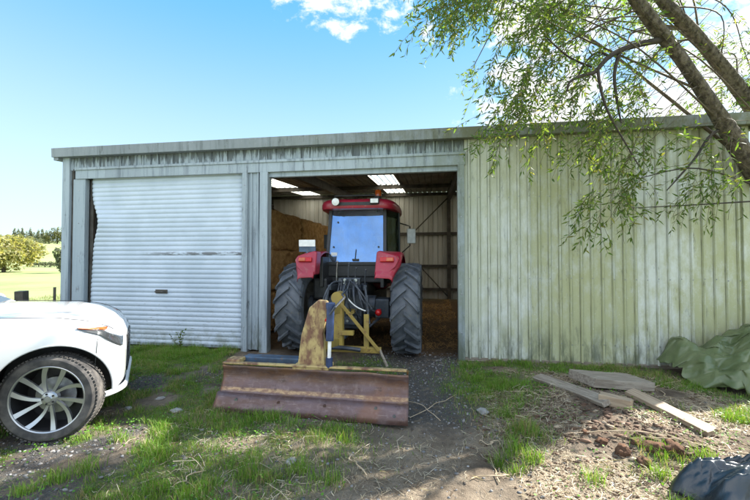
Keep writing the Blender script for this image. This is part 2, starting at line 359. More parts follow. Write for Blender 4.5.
# ---------------------------------------------------------------- ground
def base_z(x, y):
    d = np.sqrt((x+2)**2+(y+2)**2)
    return 6.3*sst(62, 165, d)*sst(-.3, .4, (-x+.4*y)/(d+1e-3)+.25)+9*sst(170, 420, d)
def ground_z(x, y):
    x = np.asarray(x, float); y = np.asarray(y, float)
    z = base_z(x, y)
    near = 1-sst(12, 22, np.hypot(x, y))
    ins = sst(-.15, .1, y)*win(x, -6.9, 4.4, .05)*(1-sst(8.9, 9.1, y))
    dz = (fbm(x*1.1, y*1.1, 3, 4)-.5)*.11+(fbm(x*6, y*6, 5, 3)-.5)*.035+(fbm(x*17, y*17, 8, 2)-.5)*.016
    dz += .13*blob(x, y, 1.75, -1.75, .75, .6)+.14*blob(x, y, 1.7, -2.55, .75, .4)-.10*blob(x, y, .52, -2.95, .10, .22, .3)
    dz += -.03*blob(x, y, -.45, -1.2, .3, 2.)+.05*blob(x, y, 3.6, -1.9, .7, .6)
    dug = blob(x, y, 1.75, -2.55, .75, .30, -.15)+.8*blob(x, y, 1.35, -1.75, .6, .45); dz += dug*(.075*(fbm(x*8, y*8, 51, 4)-.42)+.05*np.abs(fbm(x*15, y*15, 52, 3)-.5))
    fy = .35+.65*sst(.0, .5, -y)+.2*sst(.1, .6, y)
    return z+near*dz*(1-.75*ins)*np.clip(fy, 0, 1)-.035*near
def axis(lo, hi, step, far, n):
    a = np.arange(lo, hi+1e-6, step); e = np.geomspace(step, far, n); e = np.cumsum(e/e.sum()*far)
    return a, e
xa, xe = axis(-5.2, 4.6, .03, 900, 60); ya, ye = axis(-4.3, .6, .025, 900, 60)
xs = np.concatenate([-5.2-xe[::-1], xa, 4.6+xe]); ys = np.concatenate([-4.3-ye[::-1], ya, .6+ye])
GX, GY = np.meshgrid(xs, ys, indexing='ij')
gx = GX.ravel(); gy = GY.ravel(); gz = ground_z(gx, gy)
def grass_mask(x, y):
    n = fbm(x*2.2, y*2.2, 21, 4); n2 = fbm(x*.9, y*.9, 22, 3)
    m = 1.1*win(x, -7.5, -3.35, .12)*win(y, -1.05, .02, .25)
    m = np.maximum(m, 1.05*win(x, -4.6, -2.2, .3)*win(y, -2.75, -.8, .3)*sst(.36, .54, n))
    m = np.maximum(m, win(x, -9, -1.0, .5)*win(y, -9, -2.5, .35)*sst(.43, .58, n*.75+n2*.25))
    m = np.maximum(m, 1.15*blob(x, y, -1.5, -3.0, .7, .6)*sst(.28, .5, n))
    m = np.maximum(m, 1.0*blob(x, y, -1.75, -2.62, .30, .14)); m = np.maximum(m, .9*blob(x, y, -.95, -2.75, .25, .16))
    m = np.maximum(m, .95*blob(x, y, -1.0, -.75, .42, .45))
    m = np.maximum(m, 1.1*win(x, .42, 3.2, .15)*win(y, -.5, .0, .16)*sst(.3, .5, n))
    m = np.maximum(m, 1.3*blob(x, y, .72, -1.2, .42, .85)*sst(.28, .46, n)); m = np.maximum(m, .6*blob(x, y, .25, -1.3, .25, .3)*sst(.4, .5, n))
    m = np.maximum(m, 1.3*blob(x, y, .82, -2.62, .22, .17))
    m = np.maximum(m, .9*win(x, 2.6, 9, .4)*win(y, -2.5, -.6, .4)*sst(.4, .55, n)); m = np.maximum(m, .75*win(x, 1.2, 6, .3)*win(y, -9, -2.75, .25)*sst(.42, .6, n))
    far = sst(7.5, 10, np.hypot(x+1, y+1)); wild = np.maximum(sst(-7., -8.2, x), sst(5., 6.5, x))*.95
    m = np.maximum(np.maximum(m, far), wild)
    return np.clip(m*(1-sst(.02, .12, y)*win(x, -6.9, 4.4, .03)*(1-sst(9, 9.1, y))), 0, 1)
def gravel_mask(x, y):
    g = win(x, -6, -1.9, .5)*win(y, -9, -1.3, .4)*sst(.42, .58, fbm(x*1.6+5, y*1.6, 31, 4))
    g = np.maximum(g, 1.0*win(x, -1.2, .55, .2)*win(y, -2.5, 1.5, .3)); return np.clip(g, 0, 1)
def straw_mask(x, y):
    s = win(x, .5, 3.4, .35)*win(y, -3.6, -.45, .3)
    s = np.maximum(s, .9*win(x, .6, 6, .35)*win(y, -9, -2.7, .25)); s = np.maximum(s, .40*win(x, -1.1, .8, .3)*win(y, -9, -2.8, .25)); s = np.maximum(s, .5*win(x, -2.3, -.6, .3)*win(y, -9, -2.6, .2))
    s = np.maximum(s, .55*win(x, -3.6, -2.0, .4)*win(y, -3.3, -2.55, .2))
    return np.clip(s*sst(.3, .5, fbm(x*2.5, y*2.5, 41, 3)), 0, 1)
gm = grass_mask(gx, gy); gr = gravel_mask(gx, gy); sm = straw_mask(gx, gy); dugm = np.clip((blob(gx, gy, 1.75, -2.55, .8, .32, -.15)+.8*blob(gx, gy, 1.3, -1.6, .6, .45))*1.6*sst(.42, .56, fbm(gx*7, gy*7, 51, 4)), 0, 1)
far = sst(9, 14, np.hypot(gx, gy))
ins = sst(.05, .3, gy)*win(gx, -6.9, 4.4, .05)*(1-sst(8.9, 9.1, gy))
t = NT('ground_soil'); v = t.coord('Object'); a = t.attr('Mask'); s_ = t.n('ShaderNodeSeparateColor'); t.l(a, s_.inputs[0]); b2 = t.n('ShaderNodeSeparateColor'); t.l(t.attr('Mask2'), b2.inputs[0])
n1 = t.noise(v, 2.2, 7, .62); n2 = t.noise(v, 17, 6, .65); n3 = t.noise(v, 110, 6, .7)
c = t.mix(t.ramp(n1, .35, .65), (.105, .08, .058), (.21, .17, .125)); c = t.mix(t.ramp(n2, .52, .72, 0, .7), c, (.06, .045, .032))
gcol = t.mix(t.ramp(n3, .35, .65), (.042, .040, .038), (.12, .115, .11)); c = t.mix(t.math('MULTIPLY', s_.outputs[1], t.ramp(n2, .3, .55)), c, gcol)
scol = t.mix(t.ramp(n3, .42, .66), (.42, .35, .26), (.15, .105, .065)); c = t.mix(t.math('MULTIPLY', s_.outputs[2], t.ramp(n2, .28, .52)), c, scol)
c = t.mix(t.math('MULTIPLY', b2.outputs[2], .75), c, t.mix(t.ramp(n2, .35, .65), (.095, .062, .042), (.17, .125, .09)))
ggc = t.mix(t.ramp(n2, .35, .65), (.055, .10, .02), (.10, .13, .04)); c = t.mix(t.math('MULTIPLY', s_.outputs[0], .7), c, ggc)
fcol = t.mix(t.ramp(t.noise(v, .09, 6, .65), .35, .65), (.185, .24, .095), (.26, .285, .14)); fcol = t.mix(t.ramp(t.noise(v, .8, 5, .7), .5, .75, 0, .5), fcol, (.13, .165, .045)); fcol = t.mix(t.ramp(n3, .5, .7, 0, .3), fcol, (.28, .27, .14))
c = t.mix(b2.outputs[0], c, fcol)
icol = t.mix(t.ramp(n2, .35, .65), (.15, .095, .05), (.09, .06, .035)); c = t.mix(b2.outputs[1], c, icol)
hh = t.math('ADD', n2, t.math('MULTIPLY', n3, .5))
t.pbsdf(c, .92, 0, t.bump(hh, 1., .03), .15); M['ground'] = t.m
g = np_mesh('ground', np.stack([gx, gy, gz], -1), grid_faces(len(xs), len(ys)), M['ground'], None, True,
            {'Mask': np.stack([gm, gr, sm], -1), 'Mask2': np.stack([far, ins, dugm], -1)})
tag(g, kind='structure')
def gz1(x, y): return float(ground_z(np.array([x]), np.array([y]))[0])

# ---------------------------------------------------------------- the shed
shed = empty('farm_shed', (0, 0, 0), 0, 'long weathered grey iron farm shed with one roller door and one open bay', 'shed')
def rib_profile(x0, x1, pitch, rib, h, flat=.35):
    """trapezoid ribs: list of (x, height)"""
    P = [(x0, 0)]; x = x0+pitch*.5
    while x+rib/2 < x1-.005:
        P += [(x-rib/2, 0), (x-rib/2*flat, h), (x+rib/2*flat, h), (x+rib/2, 0)]; x += pitch
    P.append((x1, 0)); return P
def cladding(name, prof, mat, z0, z1, y, sign=-1, axis='x', rows=1, ztop=None, thick=True):
    V = []; F = []; n = len(prof)
    for k in range(rows+1):
        for i, (a, h) in enumerate(prof):
            zt = ztop(a) if ztop else z1; z = z0+(zt-z0)*k/rows
            V.append((a, y+sign*h, z) if axis == 'x' else (y+sign*h, a, z))
    for k in range(rows):
        for i in range(n-1): F.append((k*n+i, k*n+i+1, (k+1)*n+i+1, (k+1)*n+i))
    o = np_mesh(name, V, F, mat, shed)
    md = o.modifiers.new('t', 'SOLIDIFY'); md.thickness = .002; md.offset = 0
    return o
roofz = lambda y: 3.60+.0667*y
cladding('wall_cladding', rib_profile(.50, 4.47, .152, .040, .030), M['cladding'], .0, 3.52, -.015)
cladding('wall_cladding', rib_profile(-6.9, .51, .152, .045, .028), M['band'], 3.27, 3.53, -.012)
cladding('wall_cladding', rib_profile(-3.22, -2.98, .125, .05, .028), M['flash'], .0, 3.26, -.012)
cladding('side_wall', rib_profile(.0, 9.0, .19, .052, .028), M['cladding'], .0, 3.6, 4.47, 1, 'y', 1, roofz)
cladding('side_wall', rib_profile(.0, 9.0, .19, .052, .028), M['flash'], .0, 3.6, -6.93, -1, 'y', 1, roofz)
cladding('back_wall', rib_profile(-6.93, 4.47, .19, .052, .028), M['inner'], -.12, 4.18, 9.0, 1)
scr = MB().cyl((0, 0, 0), (0, -.010, 0), .009, .006, 8).build('screw', M['steel'], shed)
k_ = 0
for z in (.28, 1.28, 2.57):
    x = .50+.152*.5
    while x < 4.44:
        o = scr if k_ == 0 else scr.copy()
        if k_: COL.objects.link(o); o.parent = shed
        o.location = (x, -.046, z+random.uniform(-.012, .012)); k_ += 1; x += .152
# roof sheets with openings for the translucent ones
def roof_piece(name, x0, x1, y0, y1, mat, ph=.19):
    P = [(x, h) for x, h in rib_profile(x0, x1, .19, .06, .028)]
    V = [(x, y, roofz(y)+.03+h) for y in (y0, y1) for x, h in P]; n = len(P)
    return np_mesh(name, V, [(i, i+1, n+i+1, n+i) for i in range(n-1)], mat, shed)
SKY = [(-5.35, -4.6), (-1.80, -1.08), (2.0, 2.72)]
edges = [-7.02]+[e for s in SKY for e in s]+[4.56]
for k in range(0, len(edges), 2): roof_piece('roof', edges[k], edges[k+1], -.15, 9.1, M['roofiron'])
for a_, b_ in SKY:
    roof_piece('roof', a_, b_, -.15, 3.9, M['roofiron']); roof_piece('roof', a_, b_, 8.75, 9.1, M['roofiron'])
    roof_piece('skylight', a_, b_, 3.9, 6.15, M['skylight']); roof_piece('skylight', a_, b_, 6.35, 8.75, M['skylight']); roof_piece('roof', a_, b_, 6.15, 6.35, M['roofiron'])
# fascia: folded flashing along the eave, barge flashings up the ends
f = MB(); f.prism([(-.165, 3.505), (-.025, 3.51), (-.025, 3.52), (-.145, 3.53), (-.14, 3.645), (-.02, 3.655), (-.02, 3.685), (-.175, 3.675)], 'x', -7.13, 4.62)
f.build('fascia', M['fascia'], shed, bevel=.006)
for x in (-7.06, 4.57):
    b = MB(); V = [(x+dx, y, roofz(y)+dz) for y in (-.14, 9.15) for dx, dz in ((-.05, -.14), (.05, -.14), (.05, .075), (-.05, .075))]
    b.add(V, [(0, 1, 2, 3), (7, 6, 5, 4), (0, 4, 5, 1), (1, 5, 6, 2), (2, 6, 7, 3), (3, 7, 4, 0)]); b.build('barge_flashing', M['fascia'], shed, bevel=.006)
# lintel flashing over both bays
l = MB(); l.bb(-6.72, .52, -.055, -.02, 3.10, 3.30); l.bb(-6.72, .52, -.075, -.056, 3.265, 3.31); l.build('lintel', M['flash'], shed, bevel=.005)
l = MB(); l.bb(-2.86, .40, .0, .09, 3.02, 3.14); l.build('lintel', M['galv'], shed, bevel=.005)
# posts and jambs
def post(x0, x1, y0, y1, z1, mat, nm='post', z0=-.05):
    p = MB(); p.bb(x0, x1, y0, y1, z0, z1); return p.build(nm, mat, shed, bevel=.006)
post(-6.99, -6.83, -.07, .06, 3.52, M['flash'], 'corner_post'); post(-6.78, -6.52, -.035, .06, 3.1, M['galv'], 'door_jamb'); post(-6.83, -6.785, -.02, .05, 3.3, M['steel_dark'], 'post')
post(-3.32, -3.215, -.06, .08, 3.10, M['flash'], 'door_jamb'); post(-2.985, -2.84, -.065, .10, 3.10, M['flash'], 'door_jamb'); post(.395, .50, -.06, .10, 3.10, M['flash'], 'door_jamb')
post(4.42, 4.515, -.06, .05, 3.52, M['cladding'], 'corner_post')
for x, sz in ((-3.1, .12), (.46, .12)): post(x-sz/2, x+sz/2, .11, .26, 3.45, M['steel_dark'], 'post')
for x in (-6.65, -3.27, -2.91, .45):
    for z in np.arange(.4, 3.1, .62): MB().sph((x, -.062 if x > -6 else -.036, z), (.011, .006, .011), 8, 6).build('rivet', M['steel'], shed, True)
# inner frame: rafters, purlins, girts, back posts and braces
for x in (-6.8, -3.1, .62, 4.3):
    r = MB(); V = [(x+dx, y, roofz(y)+dz) for y in (.27, 8.95) for dx, dz in ((-.06, -.32), (.06, -.32), (.06, -.10), (-.06, -.10))]
    r.add(V, [(0, 1, 2, 3), (7, 6, 5, 4), (0, 4, 5, 1), (1, 5, 6, 2), (2, 6, 7, 3), (3, 7, 4, 0)]); r.build('rafter', M['steel_dark'], shed)
    post(x-.07, x+.07, 8.80, 8.96, 3.85, M['steel_dark'], 'wall_post')
for y in (.5, 1.9, 3.2, 6.25, 8.85):
    r = MB(); r.bb(-6.9, 4.44, y-.03, y+.03, roofz(y)-.10, roofz(y)+.02); r.build('purlin', M['steel_dark'], shed)
for z in (1.28, 2.57, .35):
    r = MB(); r.bb(-6.88, 4.42, 8.89, 8.965, z-.055, z+.055); r.build('girt', M['steel_dark'], shed)
for p0, p1 in (((.6, 8.84, 4.0), (-.95, 8.84, 2.45)), ((-.55, 8.86, 1.3), (.6, 8.86, .05)), ((-3.1, 8.84, 4.0), (-4.6, 8.84, 2.6))):
    r = MB(); r.bar(p0, p1, .045, .03, (0, 1, 0)); r.build('brace', M['steel_dark'], shed)
# roller door: ribbed curtain, left edge sprung out of its guide and dented
nz = 36*6; zz = np.linspace(.03, 3.12, nz+1)
def dent(z): return .22*np.exp(-((z-2.28)/.33)**2)+.06*np.exp(-((z-1.7)/.5)**2)
us = np.concatenate([np.linspace(0, .3, 26), np.linspace(.3, 1, 14)[1:]])
V = []
ph = (zz/.0858) % 1; prof = np.where(ph < .3, -.012*np.sin(ph/.3*PI), .005*np.sin((ph-.3)/.7*PI))
for u in us:
    xl = -6.44+dent(zz); x = xl+(-3.30-xl)*u
    fall = np.exp(-(u/.13)**2)
    y = .045-prof-.10*fall*dent(zz)/.22-.02*np.exp(-((zz-1.66)/.10)**2)*sst(.2, .4, u)*fbm(u*6+0*zz, zz*3, 4)*.9+.006*(fbm(u*4+0*zz, zz*1.5, 9)-.5)*2
    V.append(np.stack([x, y, zz], -1))
rd = np_mesh('roller_door', np.concatenate(V), grid_faces(len(us), nz+1), M['roller'], shed, True)
sm_ = rd.modifiers.new('t', 'SOLIDIFY'); sm_.thickness = .004; sm_.offset = 1
h = MB(); h.tube([(-5.02, .02, .98), (-5.02, -.035, .985), (-4.86, -.035, .985), (-4.86, .02, .98)], .012, 8); h.bb(-5.06, -4.82, .025, .038, .95, 1.02); h.build('handle', M['steel_dark'], rd, True)
r = MB(); r.bb(-6.43, -3.31, .02, .07, .0, .05); r.build('bottom_rail', M['galv'], rd, bevel=.004)
r = MB(); r.bb(-6.51, -6.44, .07, .11, 0, 3.1); r.build('door_track', M['steel_dark'], shed)
r = MB(); r.cyl((-6.5, .42, 3.22), (-3.2, .42, 3.22), .20, None, 20); r.build('door_drum', M['galv'], shed, True)
# kick board and timber plate under the cladding
r = MB(); r.bb(.5, 4.47, -.02, .03, -.07, .015); r.build('bottom_plate', M['timber_grey'], shed)

# ---------------------------------------------------------------- hay in the shed
def bale_mesh(seed):
    nx, ny, nzb = 8, 18, 10; L = (1.18, 2.38, .89); bm = bmesh.new()
    bmesh.ops.create_grid(bm, x_segments=1, y_segments=1, size=.5); bm.clear()
    b = MB(); b.box((0, 0, L[2]/2), L); me = bpy.data.meshes.new('hay_bale'); me.from_pydata(b.V, [], b.F); bm.from_mesh(me)
    bmesh.ops.recalc_face_normals(bm, faces=bm.faces)
    bmesh.ops.subdivide_edges(bm, edges=bm.edges[:], cuts=15, use_grid_fill=True)
    rs = np.random.default_rng(seed)
    for v_ in bm.verts:
        p = v_.co; q = p*4+Vector((seed*3.1, 0, 0)); nvec = Vector((noise.noise(q), noise.noise(q+Vector((9, 2, 1))), noise.noise(q+Vector((1, 7, 4)))))
        q2 = p*14+Vector((0, seed*1.7, 0)); n2 = Vector((noise.noise(q2), noise.noise(q2+Vector((5, 2, 8))), noise.noise(q2+Vector((4, 7, 0)))))
        e = Vector((abs(p.x)/.59, abs(p.y)/1.19, abs(p.z-.445)/.445)); rd_ = sum(1 for k in e if k > .9)
        v_.co = p+nvec*.05+n2*.035-(Vector((p.x, p.y, p.z-.445)).normalized()*.035*(rd_-1) if rd_ > 1 else Vector())
    bm.to_mesh(me); bm.free(); me.polygons.foreach_set('use_smooth', np.ones(len(me.polygons), bool)); return me
bmes = [bale_mesh(s) for s in range(3)]
TIER = ['bottom', 'middle', 'top']; me0 = []
for ky in range(3):
    for kz in range(3):
        if ky == 2 and kz == 2: pass
        me = bmes[(ky+kz) % 3]
        o = bpy.data.objects.new('hay_bale', me); COL.objects.link(o)
        if not me.materials: me.materials.append(M['hay'])
        o.location = (-3.98+random.uniform(-.04, .04), 2.05+ky*2.42, .0+kz*.885); o.rotation_euler = (0, 0, random.uniform(-.03, .03)+(PI if (ky+kz) % 2 else 0))
        if ky == 2 and kz == 2: o.location.z += .02
        tag(o, f"shaggy hay bale in the {TIER[kz]} tier, {['nearest the shed opening', 'halfway along the stack', 'deepest inside the shed'][ky]}", 'hay bale', 'hay bales stacked inside the shed')
        V = []; F = []; rs = np.random.default_rng(ky*3+kz+50)
        for k in range(260):
            f_ = rs.integers(0, 3); p = np.array([rs.uniform(-.59, .59), rs.uniform(-1.19, 1.19), rs.uniform(.02, .87)])
            if f_ == 0: p[0] = .60; nrm = (1, 0, 0)
            elif f_ == 1: p[1] = -1.2; nrm = (0, -1, 0)
            else: p[2] = .90; nrm = (0, 0, 1)
            d = rs.normal(size=3)*np.array([.05, .08, .08])+np.array(nrm)*.04+np.array((0, 0, -.03)); wv = np.cross(d, nrm); wv = wv/(np.linalg.norm(wv)+1e-6)*.0025
            b0 = len(V); V += [p-wv, p+wv, p+d+wv*.5, p+d-wv*.5]; F.append((b0, b0+1, b0+2, b0+3))
        tag(np_mesh('loose_straw', V, F, M['hay'], o), kind='stuff')
# ---------------------------------------------------------------- tractor, seen from behind (x right, y forward)
TR = empty('tractor', (-1.375, .25, 0), 0, 'red farm tractor parked in the open bay, seen from behind with big ribbed tyres', 'tractor')
def ag_tyre(R, w, nl, lug, tip=1):
    """carcass and chevron lugs around the x axis"""
    b = MB(); h = w/2; rb = R-lug
    b.lathe([(R*.56, -h*.62), (R*.62, -h*.86), (R*.74, -h*1.0), (rb*.93, -h*.98), (rb*.985, -h*.86), (rb, -h*.5), (rb*1.004, 0), (rb, h*.5), (rb*.985, h*.86), (rb*.93, h*.98), (R*.74, h*1.0), (R*.62, h*.86), (R*.56, h*.62)], 48)
    st = 2*PI/nl
    for sd in (-1, 1):
        for k in range(nl):
            th0 = k*st+(st/2 if sd > 0 else 0); N = 5; V = []; F = []
            for i in range(N+1):
                s_ = -.06+1.07*i/N; a = th0+tip*(s_**1.15 if s_ > 0 else s_)*.30*(w/.46)*(.75/R); x = sd*s_*h
                drop = .0 if s_ < .8 else (s_-.8)*.20*lug/.045
                wd = (.052+.020*max(s_, 0))*(w/.46); rr = R-drop*1.0; r0 = rb-.02-drop*1.6
                for (r, ww) in ((r0, wd*.62), (rr, wd*.40)):
                    for e in (-1, 1):
                        an = a+e*ww/R; V.append((x, r*math.cos(an), r*math.sin(an)))
            for i in range(N):
                a0 = i*4; b0 = a0+4
                F += [(a0+2, a0+3, b0+3, b0+2), (a0, a0+2, b0+2, b0), (a0+1, b0+1, b0+3, a0+3)]
            F += [(0, 1, 3, 2), (N*4, N*4+2, N*4+3, N*4+1)]; b.add(V, F)
            # lug foot running down the shoulder
            an = th0+tip*.305*(w/.46)*(.75/R); V = []
            for r, xx in ((R-.012, h*.98), (R*.86, h*1.03)):
                for e in (-1, 1): V.append((sd*xx, r*math.cos(an+e*.026), r*math.sin(an+e*.026)))
            for r, xx in ((R-.05, h*.90), (R*.84, h*.93)):
                for e in (-1, 1): V.append((sd*xx, r*math.cos(an+e*.04), r*math.sin(an+e*.04)))
            b.add(V, [(0, 1, 3, 2), (0, 4, 5, 1), (2, 3, 7, 6), (0, 2, 6, 4), (1, 5, 7, 3)])
    return b
def tractor_wheel(x, y, R, w, nl, lug, out, first=None):
    wh = empty('wheel', (x, y, R-.015)); wh.parent = TR
    ag_tyre(R, w, nl, lug).build('tyre', M['tyre'], wh, True, ang=28)
    b = MB(); h = w/2
    b.lathe([(R*.60, -h*.72), (R*.55, -h*.60), (R*.50, -h*.2), (R*.50, h*.2), (R*.55, h*.60), (R*.60, h*.72)], 40)
    b.lathe([(R*.50, out*h*.1), (R*.36, out*h*.30), (R*.20, out*h*.32), (.0, out*h*.34)], 32)
    for k in range(8):
        a = 2*PI*k/8; b.cyl((out*h*.30, R*.26*math.cos(a), R*.26*math.sin(a)), (out*h*.42, R*.26*math.cos(a), R*.26*math.sin(a)), .016, None, 6)
    b.cyl((out*h*.2, 0, 0), (out*h*.55, 0, 0), .09, .08, 16); b.build('rim', M['rim_grey'], wh, True); return wh
for sd in (-1, 1): tractor_wheel(sd*.945, 0, .765, .46, 19, .048, sd); tractor_wheel(sd*.86, 2.38, .56, .34, 17, .035, sd)
# rear body: axle housing, gearbox, linkage
b = MB(); b.cyl((-.78, 0, .765), (.78, 0, .765), .115, None, 16); b.cyl((-.40, 0, .765), (.40, 0, .765), .19, None, 20); b.cyl((-.78, 0, .765), (-.70, 0, .765), .17); b.cyl((.70, 0, .765), (.78, 0, .765), .17)
b.build('rear_axle', M['machine'], TR, True)
b = MB(); b.prism([(-.30, .42), (-.36, .60), (-.33, .98), (-.20, 1.14), (.6, 1.16), (1.2, 1.0), (1.2, .48), (.2, .42)], 'x', -.21, .21); b.bb(-.15, .15, -.43, -.34, .50, .66); b.build('gearbox', M['machine'], TR, bevel=.02)
b = MB(); b.cyl((0, -.50, .58), (0, -.33, .58), .022, None, 12); b.build('power_shaft', M['steel'], TR, True)
b = MB(); b.prism([(-.10, .70), (.10, .70), (.13, .72), (.13, .76), (-.13, .76), (-.13, .72)], 'y', -.56, -.36); b.build('shaft_guard', M['yellow'], TR)
b = MB(); b.bb(-.10, .10, -.44, -.33, .92, 1.12); b.bb(-.055, -.025, -.52, -.42, .95, 1.09); b.bb(.025, .055, -.52, -.42, .95, 1.09); b.build('top_link_bracket', M['machine'], TR, bevel=.008)
b = MB(); b.bb(-.17, .19, -.40, -.28, 1.15, 1.27); b.build('valve_block', M['machine'], TR, bevel=.01)
for k, x in enumerate((-.13, -.05, .04, .13)):
    for z in (1.18, 1.24):
        c = MB(); c.cyl((x, -.46, z), (x, -.40, z), .02, None, 10); c.cyl((x, -.475, z), (x, -.46, z), .026, None, 10); c.build('hydraulic_coupler', M['steel'] if (k+int(z*100)) % 2 else M['machine'], TR, True)
for k, (x, z, h) in enumerate(((-.22, 1.20, .34), (-.02, 1.27, .24), (.10, 1.27, .16), (.26, 1.1, .3))):
    c = MB(); c.tube([(x, -.34, z), (x+.005, -.36, z+h*.6), (x+.02, -.37, z+h)], .010, 8); c.sph((x+.02, -.37, z+h), .018, 8, 6); c.build('control_lever', M['steel'] if k == 0 else M['machine'], TR, True)
rs = random.Random(5)
def hose(p0, p1, sag, r, mat, out=.2, nm='hydraulic_hose'):
    p0 = Vector(p0); p1 = Vector(p1); P = []
    for i in range(13):
        u = i/12; p = p0.lerp(p1, u); k = math.sin(PI*u); p.z -= sag*k; p.y -= out*k; P.append(p)
    return MB().tube(P, r, 8).build(nm, mat, TR, True)
for k in range(9):
    x = -.14+k*.036; hose((x, -.46, 1.18+.06*(k % 2)), (x*1.5+rs.uniform(-.12, .12), rs.uniform(-.60, -.4), rs.uniform(.55, .80)), rs.uniform(-.05, .12), .012, M['hose'], rs.uniform(.05, .22))
hose((.05, -.46, 1.22), (.42, -.62, .80), -.08, .012, M['hose'], .12); hose((.13, -.46, 1.2), (.50, -.4, .72), .1, .014, M['hose'], .15); hose((-.1, -.46, 1.2), (-.30, -.85, .95), -.12, .013, M['hose'], .1)
hose((.0, -.62, 1.0), (.34, -.72, .78), .03, .010, M['white_metal'], .05)
for sd in (-1, 1):
    b = MB(); b.bar((sd*.17, -.12, 1.10), (sd*.30, -.52, 1.12), .06, .09); b.build('lift_arm', M['machine'], TR, bevel=.01)
    b = MB(); b.cyl((sd*.30, -.52, 1.13), (sd*.38, -.62, .56), .020, None, 10); b.cyl((sd*.322, -.55, 1.0), (sd*.355, -.59, .75), .034, None, 12); b.build('lift_rod', M['machine'], TR, True)
    b = MB(); b.bar((sd*.24, -.05, .52), (sd*.39, -.98, .50), .04, .085); b.build('lower_link', M['machine'], TR, bevel=.008)
    b = MB(); b.cyl((sd*.52, -.1, .62), (sd*.40, -.75, .54), .015, None, 8); b.cyl((sd*.49, -.26, .60), (sd*.44, -.52, .57), .024, None, 8); b.build('stabiliser', M['machine'], TR, True)
b = MB(); b.bar((0, -.44, 1.02), (0, -.98, .98), .05, .05); b.cyl((0, -.55, 1.01), (0, -.86, .985), .036, None, 12); b.build('top_link', M['machine'], TR, True)
b = MB(); b.bar((-.02, .2, .36), (-.02, -.72, .36), .09, .04); b.cyl((-.02, -.66, .33), (-.02, -.66, .50), .018, None, 10); b.build('drawbar', M['machine'], TR, bevel=.005)
b = MB(); b.sph((.50, -.45, .72), (.055, .06, .055), 14, 10); b.cyl((.50, -.45, .72), (.5, -.2, .74), .03, None, 10); b.build('hydraulic_accumulator', M['redlens'], TR, True)
b = MB(); b.bb(.42, .66, -.28, .05, .60, .92); b.build('tool_box', M['machine'], TR, bevel=.02)
b = MB(); b.bb(-.70, -.44, -.15, .35, .88, 1.25); b.build('fuel_tank', M['black'], TR, bevel=.04)
# cab
b = MB(); b.bb(-.62, .62, .16, .26, 1.26, 1.50); b.prism([(.2, 1.16), (1.65, 1.05), (1.65, 1.5), (.2, 1.5)], 'x', -.60, .60); b.build('cab_base', M['black'], TR, bevel=.02)
rw = [(-.50, 1.53), (.50, 1.53), (.475, 2.49), (-.475, 2.49)]     # rear window outline
ry = lambda z: .16+.19*(z-1.5)
g = MB(); g.add([(x, ry(z), z) for x, z in rw]+[(x, ry(z)+.006, z) for x, z in rw], [(0, 1, 2, 3), (7, 6, 5, 4), (0, 4, 5, 1), (1, 5, 6, 2), (2, 6, 7, 3), (3, 7, 4, 0)]); rwin = g.build('rear_window', M['glass_blue'], TR)
for x, z in ((-.36, 2.26), (-.42, 1.80), (.41, 1.80), (-.36, 2.45), (.36, 2.45)):
    MB().cyl((x, ry(z)-.016, z), (x, ry(z)+.012, z), .017, None, 10).build('hinge', M['black'], rwin, True)
b = MB(); b.bb(-.06, .06, ry(1.57)-.03, ry(1.57)+.0, 1.545, 1.585); b.build('handle', M['black'], rwin, bevel=.006)
b = MB(); b.bb(-.46, -.35, ry(1.67)-.007, ry(1.67)-.004, 1.64, 1.70); b.build('sticker', M['white_metal'], rwin)
b = MB(); b.tube([(-.01, ry(1.6)-.03, 1.58), (.0, ry(1.8)-.03, 1.76)], .006, 6); b.build('wiper', M['black'], rwin)
b = MB()
for sd in (-1, 1):
    b.bar((sd*.53, ry(1.5), 1.48), (sd*.505, ry(2.5), 2.52), .055, .06, (1, 0, 0)); b.bar((sd*.72, .95, 1.2), (sd*.70, .95, 2.52), .05, .05, (1, 0, 0)); b.bar((sd*.64, 1.62, 1.1), (sd*.60, 1.55, 2.52), .06, .06, (1, 0, 0))
    b.bar((sd*.53, .2, 1.50), (sd*.72, .95, 1.22), .05, .05); b.bar((sd*.72, .95, 1.22), (sd*.64, 1.62, 1.12), .05, .05); b.bar((sd*.51, .33, 2.50), (sd*.70, .95, 2.51), .05); b.bar((sd*.70, .95, 2.51), (sd*.60, 1.55, 2.51), .05)
b.bar((-.52, ry(1.51), 1.50), (.52, ry(1.51), 1.50), .05, .06); b.bar((-.5, ry(2.51), 2.51), (.5, ry(2.51), 2.51), .05, .05)
b.build('cab_frame', M['black'], TR, bevel=.008)
for sd in (-1, 1):
    g = MB()
    def pane(q):
        k = len(q); n = (Vector(q[1])-Vector(q[0])).cross(Vector(q[2])-Vector(q[0])).normalized()*.005
        g.add([tuple(Vector(p)) for p in q]+[tuple(Vector(p)+n) for p in q], [tuple(range(k)), tuple(range(2*k-1, k-1, -1))]+[(i, (i+1) % k, (i+1) % k+k, i+k) for i in range(k)])
    pane([(sd*.545, .24, 1.53), (sd*.72, .93, 1.26), (sd*.70, .93, 2.49), (sd*.52, .34, 2.49)]); g.build('side_window', M['glass_side'], TR)
    g = MB(); pane([(sd*.715, .98, 1.24), (sd*.64, 1.59, 1.16), (sd*.605, 1.53, 2.49), (sd*.70, .98, 2.49)]); dr = g.build('door', M['glass_side'], TR)
    b = MB(); b.bar((sd*.735, 1.05, 1.62), (sd*.73, 1.18, 1.62), .02, .03); b.build('handle', M['black'], dr)
g = MB(); g.add([(-.6, 1.64, 1.2), (.6, 1.64, 1.2), (.57, 1.57, 2.49), (-.57, 1.57, 2.49)], [(0, 1, 2, 3)]); g.build('windscreen', M['glass_side'], TR)
